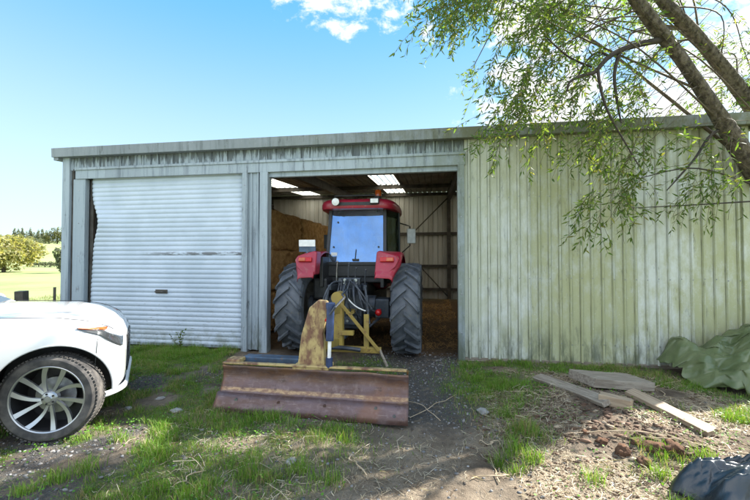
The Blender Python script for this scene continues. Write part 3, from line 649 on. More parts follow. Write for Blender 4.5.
# roof: crowned red shell with rounded rim
N = 40; V = []
def roof_ring(k, z):
    P = []
    for i in range(N):
        a = 2*PI*i/N; ca, sa = math.cos(a), math.sin(a); e = .36
        x = .735*k*math.copysign(abs(ca)**e, ca); y = .93+.84*k*math.copysign(abs(sa)**e, sa); x *= 1-.07*max(0, -(y-.93)/.84)
        P.append((x, y, z))
    return P
rings = [(.90, 2.485), (.985, 2.49), (1.0, 2.52), (1.0, 2.58), (.975, 2.63), (.90, 2.665), (.70, 2.69), (.35, 2.705), (.02, 2.71)]
for k, z in rings: V += roof_ring(k, z)
F = [(i*N+j, i*N+(j+1) % N, (i+1)*N+(j+1) % N, (i+1)*N+j) for i in range(len(rings)-1) for j in range(N)]+[tuple(range(N))]
b = MB(); b.add(V, F); rf = b.build('cab_roof', M['red'], TR, True, ang=50)
b = MB(); b.bb(-.36, .40, .085, .105, 2.54, 2.60); b.build('vent', M['black'], rf, bevel=.004)
b = MB(); b.tube([(-.40, .16, 2.62), (-.38, .13, 2.72), (.36, .13, 2.72), (.40, .16, 2.62)], .012, 8); b.build('light_bar', M['black'], TR, True)
b = MB(); b.cyl((-.34, .02, 2.60), (-.34, .10, 2.60), .072, .05, 20); b.cyl((-.34, .10, 2.6), (-.34, .13, 2.66), .015, None, 8); wl = b.build('work_light', M['black'], TR, True)
b = MB(); b.lathe([(.001, .004), (.04, .007), (.066, .018), (.07, .03)], 20, 'y', (-.34, 0, 2.60)); b.build('lamp_lens', M['white_metal'], wl, True)
b = MB(); b.bb(.28, .44, .02, .11, 2.555, 2.655); b.bar((.36, .1, 2.6), (.36, .13, 2.7), .02); wl = b.build('work_light', M['black'], TR, bevel=.012)
b = MB(); b.bb(.292, .428, .012, .022, 2.567, 2.643); b.build('lamp_lens', M['white_metal'], wl, bevel=.004)
b = MB(); b.cyl((.36, .50, 2.69), (.36, .50, 2.76), .055, .05, 16); bc = b.build('beacon', M['black'], TR, True)
b = MB(); b.lathe([(.062, 2.76), (.062, 2.84), (.05, 2.875), (.02, 2.89), (.0005, 2.893)], 20, 'z', (.36, .50, 0)); b.build('lamp_lens', M['amber'], bc, True)
# mudguards: curved over the tyres with a flat tail that carries the lamp
for sd in (-1, 1):
    prof = []
    V = []; F = []; na = 26
    for i in range(na+1):
        u = i/na; a = R_(146-118*u); r = .93; yy = -math.cos(R_(180)-a)*r*-1
        y = r*math.cos(a); z = .765+r*math.sin(a)*1.02
        taper = 1-.30*sst(.78, 1., 1-u)
        xi, xo = .49, .49+.38*float(taper)
        for x, dz in ((xi, -.02), (xi+.02, .0), (xo-.05, -.012), (xo-.012, -.03), (xo, -.075)): V.append((sd*x, y*(1 if dz > -.05 else .97), z+dz))
    k = 5
    for i in range(na):
        for j in range(k-1): F.append((i*k+j, i*k+j+1, (i+1)*k+j+1, (i+1)*k+j))
    o = np_mesh('mudguard', V, F, M['red'], TR, True); md = o.modifiers.new('t', 'SOLIDIFY'); md.thickness = .012; md.offset = 0
    # rear tail panel
    b = MB(); q = [(.475, 1.33), (.66, 1.33), (.80, 1.46), (.85, 1.57), (.81, 1.64), (.54, 1.715), (.49, 1.70)]
    y0 = -.60
    b.add([(sd*x, -.76+.42*(z-1.25), z) for x, z in q]+[(sd*x, -.50+.42*(z-1.25), z) for x, z in q], [tuple(range(7)), tuple(range(13, 6, -1))]+[(i, (i+1) % 7, (i+1) % 7+7, i+7) for i in range(7)])
    tp = b.build('mudguard_tail', M['red'], TR, bevel=.025, seg=3)
    b = MB(); c0 = Vector((sd*.665, -.76+.42*(1.575-1.25)-.02, 1.575)); b.box(c0, (.22, .035, .075), (R_(-22.8), 0, 0)); tl_ = b.build('tail_lamp', M['redlens'], tp, bevel=.01)
    b = MB(); b.box(c0+Vector((sd*.045, -.014, 0)), (.105, .03, .06), (R_(-22.8), 0, 0)); b.build('lamp_lens', M['amber'], tl_, bevel=.006)
    b = MB(); b.bb(sd*.50, sd*.56, -.2, .25, 1.1, 1.62); b.build('fender_bracket', M['black'], TR, bevel=.01)
# plate bracket over the near mudguard
b = MB(); b.bb(-.82, -.54, -.50, -.47, 1.70, 1.80); b.bar((-.68, -.49, 1.62), (-.68, -.48, 1.72), .04); pb = b.build('plate_bracket', M['blue_rail'], TR, bevel=.004)
b = MB(); b.bb(-.82, -.54, -.512, -.50, 1.79, 1.90); b.build('number_plate', M['white_metal'], pb, bevel=.003)
# mirror, exhaust, seat, wheel
b = MB(); b.tube([(.62, 1.55, 2.36), (.80, 1.45, 2.30), (.90, 1.40, 2.26), (.90, 1.40, 1.86), (.66, 1.56, 1.66)], .013, 8); ma = b.build('mirror_arm', M['black'], TR, True)
b = MB(); b.bb(.84, 1.02, 1.34, 1.385, 1.90, 2.21); b.build('mirror', M['white_metal'], ma, bevel=.02)
b = MB(); b.tube([(-.62, 1.55, 2.36), (-.84, 1.45, 2.30), (-.86, 1.42, 1.9)], .013, 8); b.bb(-.95, -.78, 1.37, 1.41, 1.80, 2.1); b.build('mirror', M['black'], TR, True)
b = MB(); b.cyl((.42, 1.95, 1.4), (.42, 1.95, 2.45), .045, None, 14); b.cyl((.42, 1.95, 1.55), (.42, 1.95, 2.1), .075, None, 16); b.build('exhaust', M['steel_dark'], TR, True)
b = MB(); b.bb(-.26, .26, .55, 1.05, 1.55, 1.68); b.box((0, .52, 1.95), (.50, .12, .62), (R_(-8), 0, 0)); b.bb(-.2, .2, .6, 1., 1.2, 1.55); b.build('seat', M['black'], TR, bevel=.04, seg=3)
P = [(.19*math.cos(a), 1.30+.19*math.sin(a)*.8, 1.88+.19*math.sin(a)*.55) for a in np.linspace(0, 2*PI, 25)]
b = MB(); b.tube(P, .014, 8, False); b.cyl((0, 1.30, 1.88), (0, 1.48, 1.45), .03, None, 10); b.bar((-.19, 1.3, 1.88), (.19, 1.3, 1.88), .03, .015); b.build('steering_wheel', M['black'], TR, True)
b = MB(); b.bb(-.36, .36, 1.42, 1.6, 1.15, 1.72); b.build('dashboard', M['black'], TR, bevel=.04)
# bonnet and front axle
b = MB(); b.prism([(1.66, .92), (1.66, 1.62), (2.6, 1.56), (3.05, 1.44), (3.16, 1.2), (3.16, .9)], 'x', -.36, .36); b.build('bonnet', M['red'], TR, bevel=.06, seg=3)
b = MB(); b.bb(-.26, .26, 3.162, 3.18, .95, 1.25); b.build('grille', M['black'], TR, bevel=.01)
b = MB(); b.bb(-.2, .2, 1.1, 3.1, .5, .92); b.cyl((-.72, 2.38, .545), (.72, 2.38, .545), .075, None, 12); b.build('front_axle', M['machine'], TR, bevel=.01)
b = MB(); b.bb(.45, .75, 1.0, 1.4, .42, .46); b.bb(.45, .75, .98, 1.36, .72, .76); b.bb(.74, .77, 1.0, 1.35, .42, .95); b.build('step', M['black'], TR)

# ---------------------------------------------------------------- grader blade on the linkage
BL = empty('grader_blade', (-1.28, -2.38, 0), 0, 'rusty purple brown grader blade with a worn yellow frame behind the tractor', 'grader blade')
def bw(x, y, z): return (x+1.28, y+2.38, z)
BY0 = -2.50
prof = [(-.02, .0), (.025, .06), (.075, .12), (.12, .18), (.155, .24), (.175, .30), (.178, .36), (.165, .40), (.145, .435)]
V = []; nx = 60; rs2 = np.random.default_rng(3)
for i in range(nx+1):
    u = i/nx; x = -2.32+2.07*u
    for j, (py_, pz) in enumerate(prof):
        wob = .004*math.sin(u*17+j)+.005*math.sin(u*5.3)
        V.append(bw(x, BY0+.05*(1-u)+py_+wob, pz+.012*math.sin(u*9)*(j/8)*.4+gz1(x, BY0)*.3-.012))
o = np_mesh('mouldboard', V, grid_faces(nx+1, len(prof)), M['blade_steel'], BL, True); md = o.modifiers.new('t', 'SOLIDIFY'); md.thickness = .014; md.offset = 1
V = []
for i in range(nx+1):                                                # bolted cutting edge
    u = i/nx; x = -2.325+2.08*u
    for py_, pz in ((-.040, -.02), (-.006, .04), (.032, .09), (.075, .145)): V.append(bw(x, BY0+.05*(1-u)+py_-.006, pz-.004+.002*math.sin(u*40)))
o = np_mesh('cutting_edge', V, grid_faces(nx+1, 4), M['blade_steel'], BL, True); md = o.modifiers.new('t', 'SOLIDIFY'); md.thickness = .012; md.offset = 1
for x, z in ((-2.08, .09), (-.57, .10), (-.38, .05), (-1.6, .09), (-1.1, .09)):
    y = BY0+.05*(-.25-x)/2.07+(z-.04)*.75-.02; MB().cyl(bw(x, y-.012, z), bw(x, y+.02, z), .016 if x > -2.2 else .012, None, 10).build('bolt_hole_mark', M['steel'] if x in (-.57, -.38, -2.08) else M['blade_steel'], BL, True)  # pale ones stand in for open bolt holes with bright ground behind
b = MB(); b.prism([(-2.36, .425), (-2.30, .425), (-2.30, .445), (-2.36, .445)], 'x', -2.32+1.28, -.25+1.28); 
b = MB(); b.bb(*[v for p in zip(bw(-2.30, -2.345, .432), bw(-.27, -2.285, .452)) for v in p]); b.build('top_rail', M['yellow_rust'], BL, bevel=.006)
for x in (-2.31, -.262):
    b = MB(); b.prism([(p[0]+BY0+2.38+(.04 if x < -1 else 0)+.014, p[1]) for p in prof]+[(BY0+2.38+.24, .43), (BY0+2.38+.20, .1)], 'x', x+1.28-.008, x+1.28+.008); b.build('end_plate', M['blade_steel'], BL)
b = MB(); b.bb(*[v for p in zip(bw(-2.16, -2.16, .385), bw(-1.30, -2.02, .47)) for v in p]); b.build('support_rail', M['blue_rail'], BL, bevel=.008)
b = MB(); b.bb(*[v for p in zip(bw(-2.28, -2.30, .43), bw(-2.12, -2.16, .475)) for v in p]); b.build('corner_bracket', M['yellow_rust'], BL, bevel=.01)
# pivot post (flaking plate), boom to the headstock
b = MB(); q = [(-1.46, .43), (-1.15, .43), (-1.18, .78), (-1.11, 1.06), (-1.14, 1.135), (-1.23, 1.145), (-1.33, 1.06), (-1.42, .76)]
b.prism([(x+1.28, z) for x, z in q], 'y', .10, .19); b.build('pivot_post', M['yellow_rust'], BL, bevel=.012)
_bw0 = bw
def bw(x, y, z): return _bw0(x+.12, y, z)
b = MB(); b.bb(*[v for p in zip(bw(-1.62, -2.33, .40), bw(-1.22, -2.10, .44)) for v in p]); b.cyl(bw(-1.42, -2.18, .2), bw(-1.42, -2.18, .42), .08, None, 20); b.build('turntable', M['yellow_rust'], BL, bevel=.008)
b = MB(); b.bar(bw(-1.36, -2.20, 1.02), bw(-1.44, -1.15, .90), .11, .13); b.build('boom', M['yellow'], BL, bevel=.012)
b = MB(); b.bar(bw(-1.36, -2.12, .62), bw(-1.44, -1.18, .45), .10, .10); b.build('boom', M['yellow'], BL, bevel=.012)
# blue ram with its chrome rod
b = MB(); b.cyl(bw(-1.205, -2.30, 1.08), bw(-1.21, -2.31, .72), .042, None, 16); b.cyl(bw(-1.205, -2.30, 1.06), bw(-1.205, -2.30, 1.12), .05, None, 14); b.cyl(bw(-1.215, -2.31, .54), bw(-1.215, -2.31, .44), .038, None, 12); rm = b.build('hydraulic_ram', M['blue'], BL, True)
b = MB(); b.cyl(bw(-1.21, -2.31, .72), bw(-1.215, -2.31, .54), .020, None, 12); b.build('piston_rod', M['white_metal'], rm, True)
b = MB(); b.cyl(bw(-1.26, -2.27, .93), bw(-1.22, -2.31, .93), .02, None, 10); b.build('hose_fitting', M['redlens'], rm, True)
b = MB(); b.tube([bw(-1.20, -2.34, 1.0), bw(-1.14, -2.36, 1.08), bw(-1.1, -2.1, 1.16), bw(-1.3, -1.4, 1.12), bw(-1.42, -.6, 1.12)], .013, 8); b.build('hydraulic_hose', M['hose'], rm, True)
# headstock: upright with cap, cross bar, diagonal braces
HY = -.98
b = MB(); b.bb(*[v for p in zip(bw(-1.53, HY-.06, .34), bw(-1.38, HY+.05, 1.02)) for v in p]); b.build('mast', M['yellow'], BL, bevel=.012)
b = MB(); b.cyl(bw(-1.455, HY-.09, 1.04), bw(-1.455, HY+.08, 1.04), .085, None, 18); b.build('mast_head', M['yellow'], BL, True)
b = MB(); b.bb(*[v for p in zip(bw(-1.66, HY-.04, .27), bw(-.84, HY+.04, .35)) for v in p]); b.build('cross_bar', M['yellow'], BL, bevel=.01)
for p0, p1 in (((-1.44, HY-.07, 1.0), (-.86, HY-.05, .31)), ((-1.47, HY-.07, 1.0), (-1.64, HY-.05, .31))):
    b = MB(); b.bar(bw(*p0), bw(*p1), .022, .045); b.build('diagonal_brace', M['yellow'], BL, bevel=.004)
b = MB(); b.bar(bw(-1.06, HY+.05, .8), bw(-1.05, HY, .34), .07, .05); b.build('link_plate', M['yellow'], BL, bevel=.006)
b = MB(); b.cyl(bw(-.86, HY-.03, .33), bw(-.74, HY-.12, .12), .018, None, 8); b.build('parking_stand', M['timber_grey'], BL, True)
b = MB(); b.tube([bw(-1.7, HY-.06, .33), bw(-1.45, HY-.09, .35), bw(-1.25, HY-.09, .34), bw(-1.12, HY-.07, .32)], .03, 8); b.build('linkage_pin', M['machine'], BL, True)
b = MB(); b.bar(bw(-1.42, HY-.06, .55), bw(-1.22, HY-.05, .55), .09, .06); b.build('gusset', M['yellow'], BL, bevel=.006)
# ---------------------------------------------------------------- white car (x forward, y left), right flank towards the camera
YAW = R_(40); FA = 1.395
cw = Vector((-3.40, -3.27, 0)); off = Matrix.Rotation(YAW, 3, 'Z') @ Vector((FA, -.90, 0))
CZ = gz1(cw.x, cw.y)
CAR = empty('parked_car', (cw.x-off.x, cw.y-off.y, CZ), YAW, 'white sport utility car parked on the grass before the roller door', 'car')
def cwm(d):
    if d > 0: return .50+.445*max(0., 1-(d/.53)**3)**(1/2.2)
    if d < -3.2: return .60+.345*max(0., 1-((-3.2-d)/.62)**2.6)**(1/2.)
    return .945-.012*math.exp(-((d+1.4)/.5)**2)
def czc(d): return float(np.interp(d, [-3.82, -3.7, -3.4, -.85, -.6, 0, .23, .385, .48, .53], [.85, 1.05, 1.14, 1.14, 1.165, 1.125, 1.075, 1.0, .92, .82]))
def czb(d): return float(np.interp(d, [-3.82, -3.5, -3.0, -.3, .28, .46, .53], [.5, .35, .27, .25, .27, .31, .38]))
def half(d):
    w_ = cwm(d); zc = czc(d); zb = czb(d); zs = zc-.085
    if d > .05: zs = zc-.085-.02*d
    return [(0, zb), (w_*.6, zb), (w_-.09, zb+.015), (w_-.02, zb+.10), (w_-.004, .50), (w_+.006, .66), (w_-.004, .78*.5+.5*(zs-.12)), (w_-.022, zs-.07), (w_-.05, zs-.02), (w_-.11, zs+.022), (w_*.62, zc-.018), (w_*.3, zc-.004), (0, zc)]
def cr(P, m):
    P = [np.array(p) for p in P]; out = []; n = len(P)
    for i in range(n-1):
        p0 = P[max(i-1, 0)]; p1 = P[i]; p2 = P[i+1]; p3 = P[min(i+2, n-1)]
        for k in range(m):
            u = k/m; out.append(.5*((2*p1)+(-p0+p2)*u+(2*p0-5*p1+4*p2-p3)*u*u+(-p0+3*p1-3*p2+p3)*u**3))
    out.append(P[-1]); return out
DS = list(np.linspace(-3.82, -3.3, 14))+list(np.linspace(-3.2, -.6, 26))+list(np.linspace(-.5, .30, 17))+list(np.linspace(.325, .53, 13))
HP = [cr(half(d), 4) for d in DS]; NV = len(HP[0])
V = []; F = []
for d, hp in zip(DS, HP):
    ring = [(FA+d, -p[0], p[1]) for p in hp]+[(FA+d, p[0], p[1]) for p in hp[-2:0:-1]]; V += ring
nr = 2*NV-2
for i in range(len(DS)-1):
    for j in range(nr): F.append((i*nr+j, i*nr+(j+1) % nr, (i+1)*nr+(j+1) % nr, (i+1)*nr+j))
F.append(tuple(range(nr))); F.append(tuple((len(DS)-1)*nr+j for j in range(nr-1, -1, -1)))
b = MB(); b.add(V, F); body = b.build('body', [M['car_white'], M['black']], CAR, True, ang=40)
cut = MB()
for ax in (FA, FA-2.79):
    for sd in (-1, 1): cut.cyl((ax, sd*.50, .425), (ax, sd*1.3, .415), .440, None, 64)
cut.M = [1]*len(cut.F); cuto = cut.build('cutter', [M['car_white'], M['black']], CAR)
bo = body.modifiers.new('c', 'BOOLEAN'); bo.operation = 'DIFFERENCE'; bo.solver = 'EXACT'; bo.object = cuto
dg = bpy.context.evaluated_depsgraph_get(); dg.update()
nm = bpy.data.meshes.new_from_object(body.evaluated_get(dg)); body.modifiers.clear(); body.data = nm
nm.set_sharp_from_angle(angle=R_(35)); bpy.data.objects.remove(cuto)
def patch(name, d0, d1, z0, z1, mat, outw=.004, parent=CAR, nd=14, nzz=8, sd=-1, shape=None):
    """piece of the flank surface set proud of the body"""
    V = []
    for i in range(nd+1):
        d = d0+(d1-d0)*i/nd; hp = np.array(cr(half(d), 8)); k = np.argmax(hp[:, 1] > .33); sdp = hp[k:]; yy = sdp[:, 0]; zz_ = sdp[:, 1]
        lo, hi = (z0, z1) if shape is None else shape(i/nd)
        for j in range(nzz+1):
            z = lo+(hi-lo)*j/nzz; y = float(np.interp(z, zz_, yy)); V.append((FA+d+(outw*.8 if d > .3 else 0), sd*(y+outw), z))
    o = np_mesh(name, V, grid_faces(nd+1, nzz+1), mat, parent, True); m = o.modifiers.new('t', 'SOLIDIFY'); m.thickness = outw*.95; m.offset = -1 if sd > 0 else 1
    return o
for sd in (-1, 1):
    hl = patch('headlight', .16, .50, .9, 1., M['lens'], .006, sd=sd, nd=24, shape=lambda u: (float(np.interp(u, [0, .5, 1], [.985, .905, .75])), float(np.interp(u, [0, .5, 1], [.993, .955, .83]))))
    patch('indicator', .17, .37, .9, 1., M['amber'], .011, hl, sd=sd, nd=16, shape=lambda u: (float(np.interp(u, [0, 1], [.985, .940])), float(np.interp(u, [0, 1], [.990, .957]))))
    for d0, d1 in ((-.50, -1.52), (-1.535, -2.55)):
        dr = patch('door', d1, d0, .40, 1.02, M['car_white'], .007, sd=sd)
        b = MB(); y = sd*.955; b.bb(FA+d1+.06, FA+d1+.26, y, y+sd*.03, .86, .885); b.build('handle', M['steel'], dr, bevel=.008)
    b = MB(); b.bb(FA-2.28, FA-.50, sd*.86, sd*.935, .235, .335); b.build('sill', M['black'], CAR, bevel=.012)
    for ax, a0, a1 in ((FA, -5, 185), (FA-2.79, -5, 185)):
        P = [(ax+.446*math.cos(a), sd*(.932-.05*max(0, math.cos(a) if ax == FA else -math.cos(a))**4), .415+.446*math.sin(a)) for a in np.linspace(R_(a0), R_(a1), 40)]
        b = MB(); b.tube(P, .011, 8); b.build('arch_lip', M['car_white'], CAR, True)
    # mirror
    b = MB(); b.sph((FA-.86, sd*1.06, 1.14), (.075, .11, .075), 16, 10); b.bar((FA-.84, sd*.88, 1.08), (FA-.86, sd*1.02, 1.12), .05, .03); b.build('mirror', M['car_white'], CAR, True)
    tl_ = patch('tail_lamp', -3.74, -3.35, .92, 1.03, M['redlens'], .006, sd=sd)
# bumper lip, grille, bonnet seam
V = []
for i in range(33):
    u = -1+2*i/32; y = u*.90; d = .53*(1-max(0, (abs(y)-.50)/.445)**2.2)**(1/3) if abs(y) > .5 else .53
    for dd, z in ((.0, .36), (.028, .345), (.03, .315), (.0, .30), (-.12, .29)): V.append((FA+d+dd, y, z))
o = np_mesh('bumper_lip', V, grid_faces(33, 5), M['car_white'], CAR, True)
b = MB(); b.prism([(-.30, .40), (.30, .40), (.36, .46), (.22, .62), (.34, .80), (-.34, .80), (-.22, .62), (-.36, .46)], 'x', FA+.525, FA+.54); gr_ = b.build('grille', M['black'], CAR)
b = MB()
for z in np.arange(.44, .80, .05): b.bb(FA+.54, FA+.547, -.24, .24, z, z+.012)
b.build('grille_bars', M['alloy_dark'], gr_)
b = MB(); b.lathe([(.0, .0), (.05, .006), (.06, .0)], 20, 'x', (FA+.543, 0, .70)); b.build('emblem', M['steel'], gr_, True)
for sd in (-1, 1): b = MB(); b.tube([(FA+d, sd*(cwm(d)-.135), czc(d)-.035+.004) for d in np.linspace(-.62, .43, 24)], .0035, 6); b.build('bonnet_seam', M['black'], CAR)
for sd in (-1, 1):                                                  # seam between wing and bumper, crease along the wing
    P = []
    for u in np.linspace(0, 1, 14):
        d = .30+.02*u; z = .52+.36*u; hp = np.array(cr(half(d), 8)); k = np.argmax(hp[:, 1] > .33); P.append((FA+d, sd*(float(np.interp(z, hp[k:, 1], hp[k:, 0]))+.001), z))
    MB().tube(P, .003, 6).build('bumper_seam', M['black'], CAR)
# cabin
prof = [(-.62, 1.12, .80), (-.98, 1.34, .74), (-1.42, 1.58, .66), (-1.8, 1.655, .64), (-2.5, 1.68, .63), (-3.1, 1.64, .62), (-3.45, 1.54, .62), (-3.72, 1.16, .76)]
V = []; n = len(prof)
for sd in (-1, 1): V += [(FA+d, sd*w_, z) for d, z, w_ in prof]
V += [(FA+d, sd*float(np.interp(d, [-3.72, -3.2, -.9, -.62], [.80, .87, .87, .80])), 1.11) for sd in (-1, 1) for d, z, w_ in prof]
V += [(FA+d, 0, z+.022*min(1, (z-1.12)/.3)) for d, z, w_ in prof]
F = []
for i in range(n-1):
    F += [(i, i+1, 4*n+i+1, 4*n+i), (4*n+i, 4*n+i+1, n+i+1, n+i), (i, 2*n+i, 2*n+i+1, i+1), (n+i, n+i+1, 3*n+i+1, 3*n+i)]
b = MB(); b.add(V, F); b.build('cabin', M['car_white'], CAR, True, ang=30)
def quad_glass(nm_, q, out):
    o = Vector(out); b = MB(); k = len(q); b.add([tuple(Vector(p)+o) for p in q]+[tuple(Vector(p)+o*.2) for p in q], [tuple(range(k)), tuple(range(2*k-1, k-1, -1))]+[(i, (i+1) % k, (i+1) % k+k, i+k) for i in range(k)]); return b.build(nm_, M['glass_dark'], CAR)
t = NT('dark_car_glass'); t.pbsdf((.012, .014, .016), .03, 0, None, .7, .5); M['glass_dark'] = t.m
def cabw(d, z):
    i = np.interp(-d, [-p[0] for p in prof], [p[2] for p in prof]); zt = np.interp(-d, [-p[0] for p in prof], [p[1] for p in prof]); wb = np.interp(d, [-3.72, -3.2, -.9, -.62], [.80, .87, .87, .80]); return float(wb+(i-wb)*np.clip((z-1.11)/max(zt-1.11, .01), 0, 1))
for sd in (-1, 1):
    for q in ([(-.95, 1.15), (-1.62, 1.15), (-1.66, 1.55), (-1.50, 1.54), (-1.12, 1.34)], [(-1.70, 1.15), (-2.6, 1.15), (-2.62, 1.58), (-1.74, 1.57)], [(-2.68, 1.16), (-3.25, 1.2), (-3.28, 1.5), (-2.7, 1.57)]):
        quad_glass('side_window', [(FA+d, sd*cabw(d, z), z) for d, z in q], (0, sd*.008, 0))
quad_glass('windscreen', [(FA-.66, -.70, 1.15), (FA-.66, .70, 1.15), (FA-1.38, .58, 1.565), (FA-1.38, -.58, 1.565)], (.006, 0, .012))
quad_glass('rear_window', [(FA-3.70, .62, 1.22), (FA-3.70, -.62, 1.22), (FA-3.49, -.54, 1.50), (FA-3.49, .54, 1.50)], (-.012, 0, .006))
# wheels: machined swirl spokes over a dark barrel
def car_wheel(x, sd, steer):
    wh = empty('wheel', (x, sd*.80, .378), steer+(PI if sd > 0 else 0)); wh.parent = CAR
    R = .388; b = MB()
    b.lathe([(.292, -.115), (.302, -.126), (.330, -.134), (.358, -.132), (.375, -.118), (.385, -.098), (R, -.06), (R, .02), (.382, .055), (.36, .08), (.32, .085), (.292, .07)], 72, 'y')
    for k in range(72):                                              # tread blocks
        a = 2*PI*k/72
        for y0, y1, sk in ((-.112, -.07, .0), (.02, .055, .0)):
            m = Matrix.Rotation(-a, 3, 'Y'); b.box(m @ Vector((0, (y0+y1)/2, R-.001)), (.022, y1-y0, .012), m)
    b.build('tyre', M['tyre_car'], wh, True, ang=30)
    b = MB(); b.lathe([(.292, -.112), (.286, -.108), (.278, -.06), (.27, .10), (.0, .10)], 64, 'y'); rm = b.build('rim', M['alloy_dark'], wh, True)
    b = MB(); b.lathe([(.301, -.121), (.294, -.126), (.285, -.122), (.281, -.108), (.290, -.108)], 72, 'y', closed=True); b.build('rim_edge', M['alloy'], rm, True)
    for k in range(10):
        a0 = 2*PI*k/10; N = 9; V = []; Fs = []
        pair = .17 if k % 2 else -.17
        for i in range(N+1):
            u = i/N; r = .050+u*.236; a = a0-.20*u-pair*.35*u+pair*(1-u)*.9
            hw = .011+.011*u**1.3; yo = -.088-.030*u+.012*math.sin(PI*u)
            tx, tz = math.cos(a+1.15), math.sin(a+1.15); nx_, nz_ = math.cos(a+.62*.3), math.sin(a+.62*.3)
            px, pz = r*math.cos(a), r*math.sin(a)
            V += [(px-math.sin(a)*hw, yo, pz+math.cos(a)*hw), (px+math.sin(a)*hw, yo+.004, pz-math.cos(a)*hw), (px+math.sin(a)*hw*.8, yo+.03, pz-math.cos(a)*hw*.8), (px-math.sin(a)*hw*.8, yo+.03, pz+math.cos(a)*hw*.8)]
        for i in range(N):
            for j in range(4): Fs.append((i*4+j, i*4+(j+1) % 4, i*4+4+(j+1) % 4, i*4+4+j))
        Fs += [(0, 1, 2, 3), (N*4+3, N*4+2, N*4+1, N*4)]
        b = MB(); b.add(V, Fs); b.build('spoke', M['alloy'], rm, True, ang=30)
    b = MB(); b.lathe([(.0, -.112), (.026, -.111), (.032, -.104), (.056, -.098), (.066, -.085), (.066, -.04)], 32, 'y'); b.build('hub_cap', M['alloy'], rm, True)
    for k in range(5):
        a = 2*PI*(k+.5)/5; b = MB(); b.cyl((.045*math.cos(a), -.106, .045*math.sin(a)), (.045*math.cos(a), -.09, .045*math.sin(a)), .009, None, 8); b.build('wheel_nut', M['alloy_dark'], rm, True)
    b = MB(); b.cyl((0, .02, 0), (0, .035, 0), .165, None, 32); b.build('brake_disc', M['steel'], rm, True)
car_wheel(FA, -1, R_(-18)); car_wheel(FA, 1, R_(-18)); car_wheel(FA-2.79, -1, 0); car_wheel(FA-2.79, 1, 0)
# ---------------------------------------------------------------- willow beside the shed
TH = R_(8.8); CAMP = np.array([0, -6.2, 1.6]); FWD = np.array([-math.sin(TH), math.cos(TH), 0.]); RGT = np.array([math.cos(TH), math.sin(TH), 0.])
def at(px, py, Z): return CAMP+Z*(FWD+RGT*(px-375)/375+np.array([0, 0, 1.])*(258-py)/375)   # layout helper: photo sighting and distance to a point of the place
WIL = empty('willow_tree', (6.7, 1.0, 0), 0, 'old willow with leaning furrowed trunk and drooping narrow leaves over the shed roof', 'tree')
WB = np.array([6.7, 1.0, 0])
def smooth_path(P, m=6): return [np.array(p) for p in cr(P, m)]
def limb(name, P, R, n=14, rough=.0, mat=None):
    Q = smooth_path(P, 18 if rough > .01 else 7); rr = np.interp(np.linspace(0, 1, len(Q)), np.linspace(0, 1, len(R)), R)
    if rough > .01: n = 44
    b = MB(); b.tube([q-WB for q in Q], list(rr), n)
    if rough:                                            # furrows that run along the limb, knots and swellings
        V2 = []; s_ = 0
        for i, q in enumerate(Q):
            if i: s_ += float(np.linalg.norm(q-Q[i-1]))
            c = Vector(q-WB)
            for j in range(n):
                v_ = Vector(b.V[i*n+j]); d = (v_-c); r = d.length; d.normalize(); a = 2*PI*j/n; tw = a+s_*.25
                f = noise.noise(Vector((math.cos(tw)*5.5*(r/.16), math.sin(tw)*5.5*(r/.16), s_*1.7)))
                f = 1-abs(f)*2.6; k = noise.noise(Vector((math.cos(a)*1.1, math.sin(a)*1.1, s_*1.3+9))); k2 = noise.noise(v_*22)
                V2.append(tuple(v_+d*rough*(f*.55+k*.9+k2*.25)*min(1, r/.12)))
        b.V = V2+b.V[len(Q)*n:]
    return b.build(name, mat or M['bark'], WIL, True, ang=60), Q
TA = [np.array([6.4, .7, -.15]), np.array([5.95, .45, .9]), np.array([5.3, .15, 1.95]), at(768, 186, 5.32), at(741, 146, 5.2), at(708, 93, 4.95), at(683, 54, 4.8), at(647, 7, 4.6), at(610, -45, 4.4), at(560, -90, 4.3)]
TB = [np.array([6.5, 1.02, .4]), np.array([6.1, .95, 1.8]), at(800, 170, 6.2), at(757, 108, 5.95), at(728, 68, 5.7), at(700, 32, 5.5), at(668, -2, 5.3), at(630, -60, 5.2), at(600, -130, 5.2)]
_, QA = limb('trunk', TA, [.30, .26, .21, .14, .108, .078, .073, .07, .06, .04], 18, .02); _, QB = limb('trunk', TB, [.24, .20, .15, .105, .09, .082, .075, .065, .05], 18, .018)
TC = [at(790, 150, 6.2), at(800, 60, 6.3), at(780, -40, 6.0), at(740, -120, 5.8)]; _, QC = limb('trunk', TC, [.12, .09, .07, .04], 14, .018)
# the dark bare branch and its forks
BR = [([at(674, 36, 4.75), at(650, 40, 4.7), at(625, 47, 4.65), at(610, 56, 4.55), at(597, 70, 4.45), at(586, 73, 4.4), at(572, 80, 4.3), at(569, 90, 4.3)], [.045, .04, .032, .028, .024, .018, .016, .010]),
      ([at(623, 48, 4.65), at(617, 72, 4.6), at(619, 98, 4.6), at(623, 122, 4.55)], [.026, .02, .016, .008]),
      ([at(600, 66, 4.45), at(603, 88, 4.4), at(612, 115, 4.4), at(640, 165, 4.4)], [.02, .016, .012, .006]),
      ([at(594, 65, 4.5), at(570, 54, 4.45), at(546, 32, 4.4)], [.014, .011, .006]), ([at(612, 54, 4.55), at(600, 50, 4.6), at(588, 60, 4.6), at(578, 78, 4.6)], [.018, .014, .011, .006]),
      ([at(742, 128, 5.15), at(716, 132, 5.1), at(695, 160, 5.0), at(668, 190, 4.8)], [.03, .02, .014, .006]), ([at(770, 190, 5.3), at(700, 168, 5.0), at(640, 178, 4.8)], [.014, .010, .005]), ([at(772, 200, 5.3), at(690, 205, 5.1), at(630, 208, 5.0)], [.012, .008, .004])]
ANCH = []
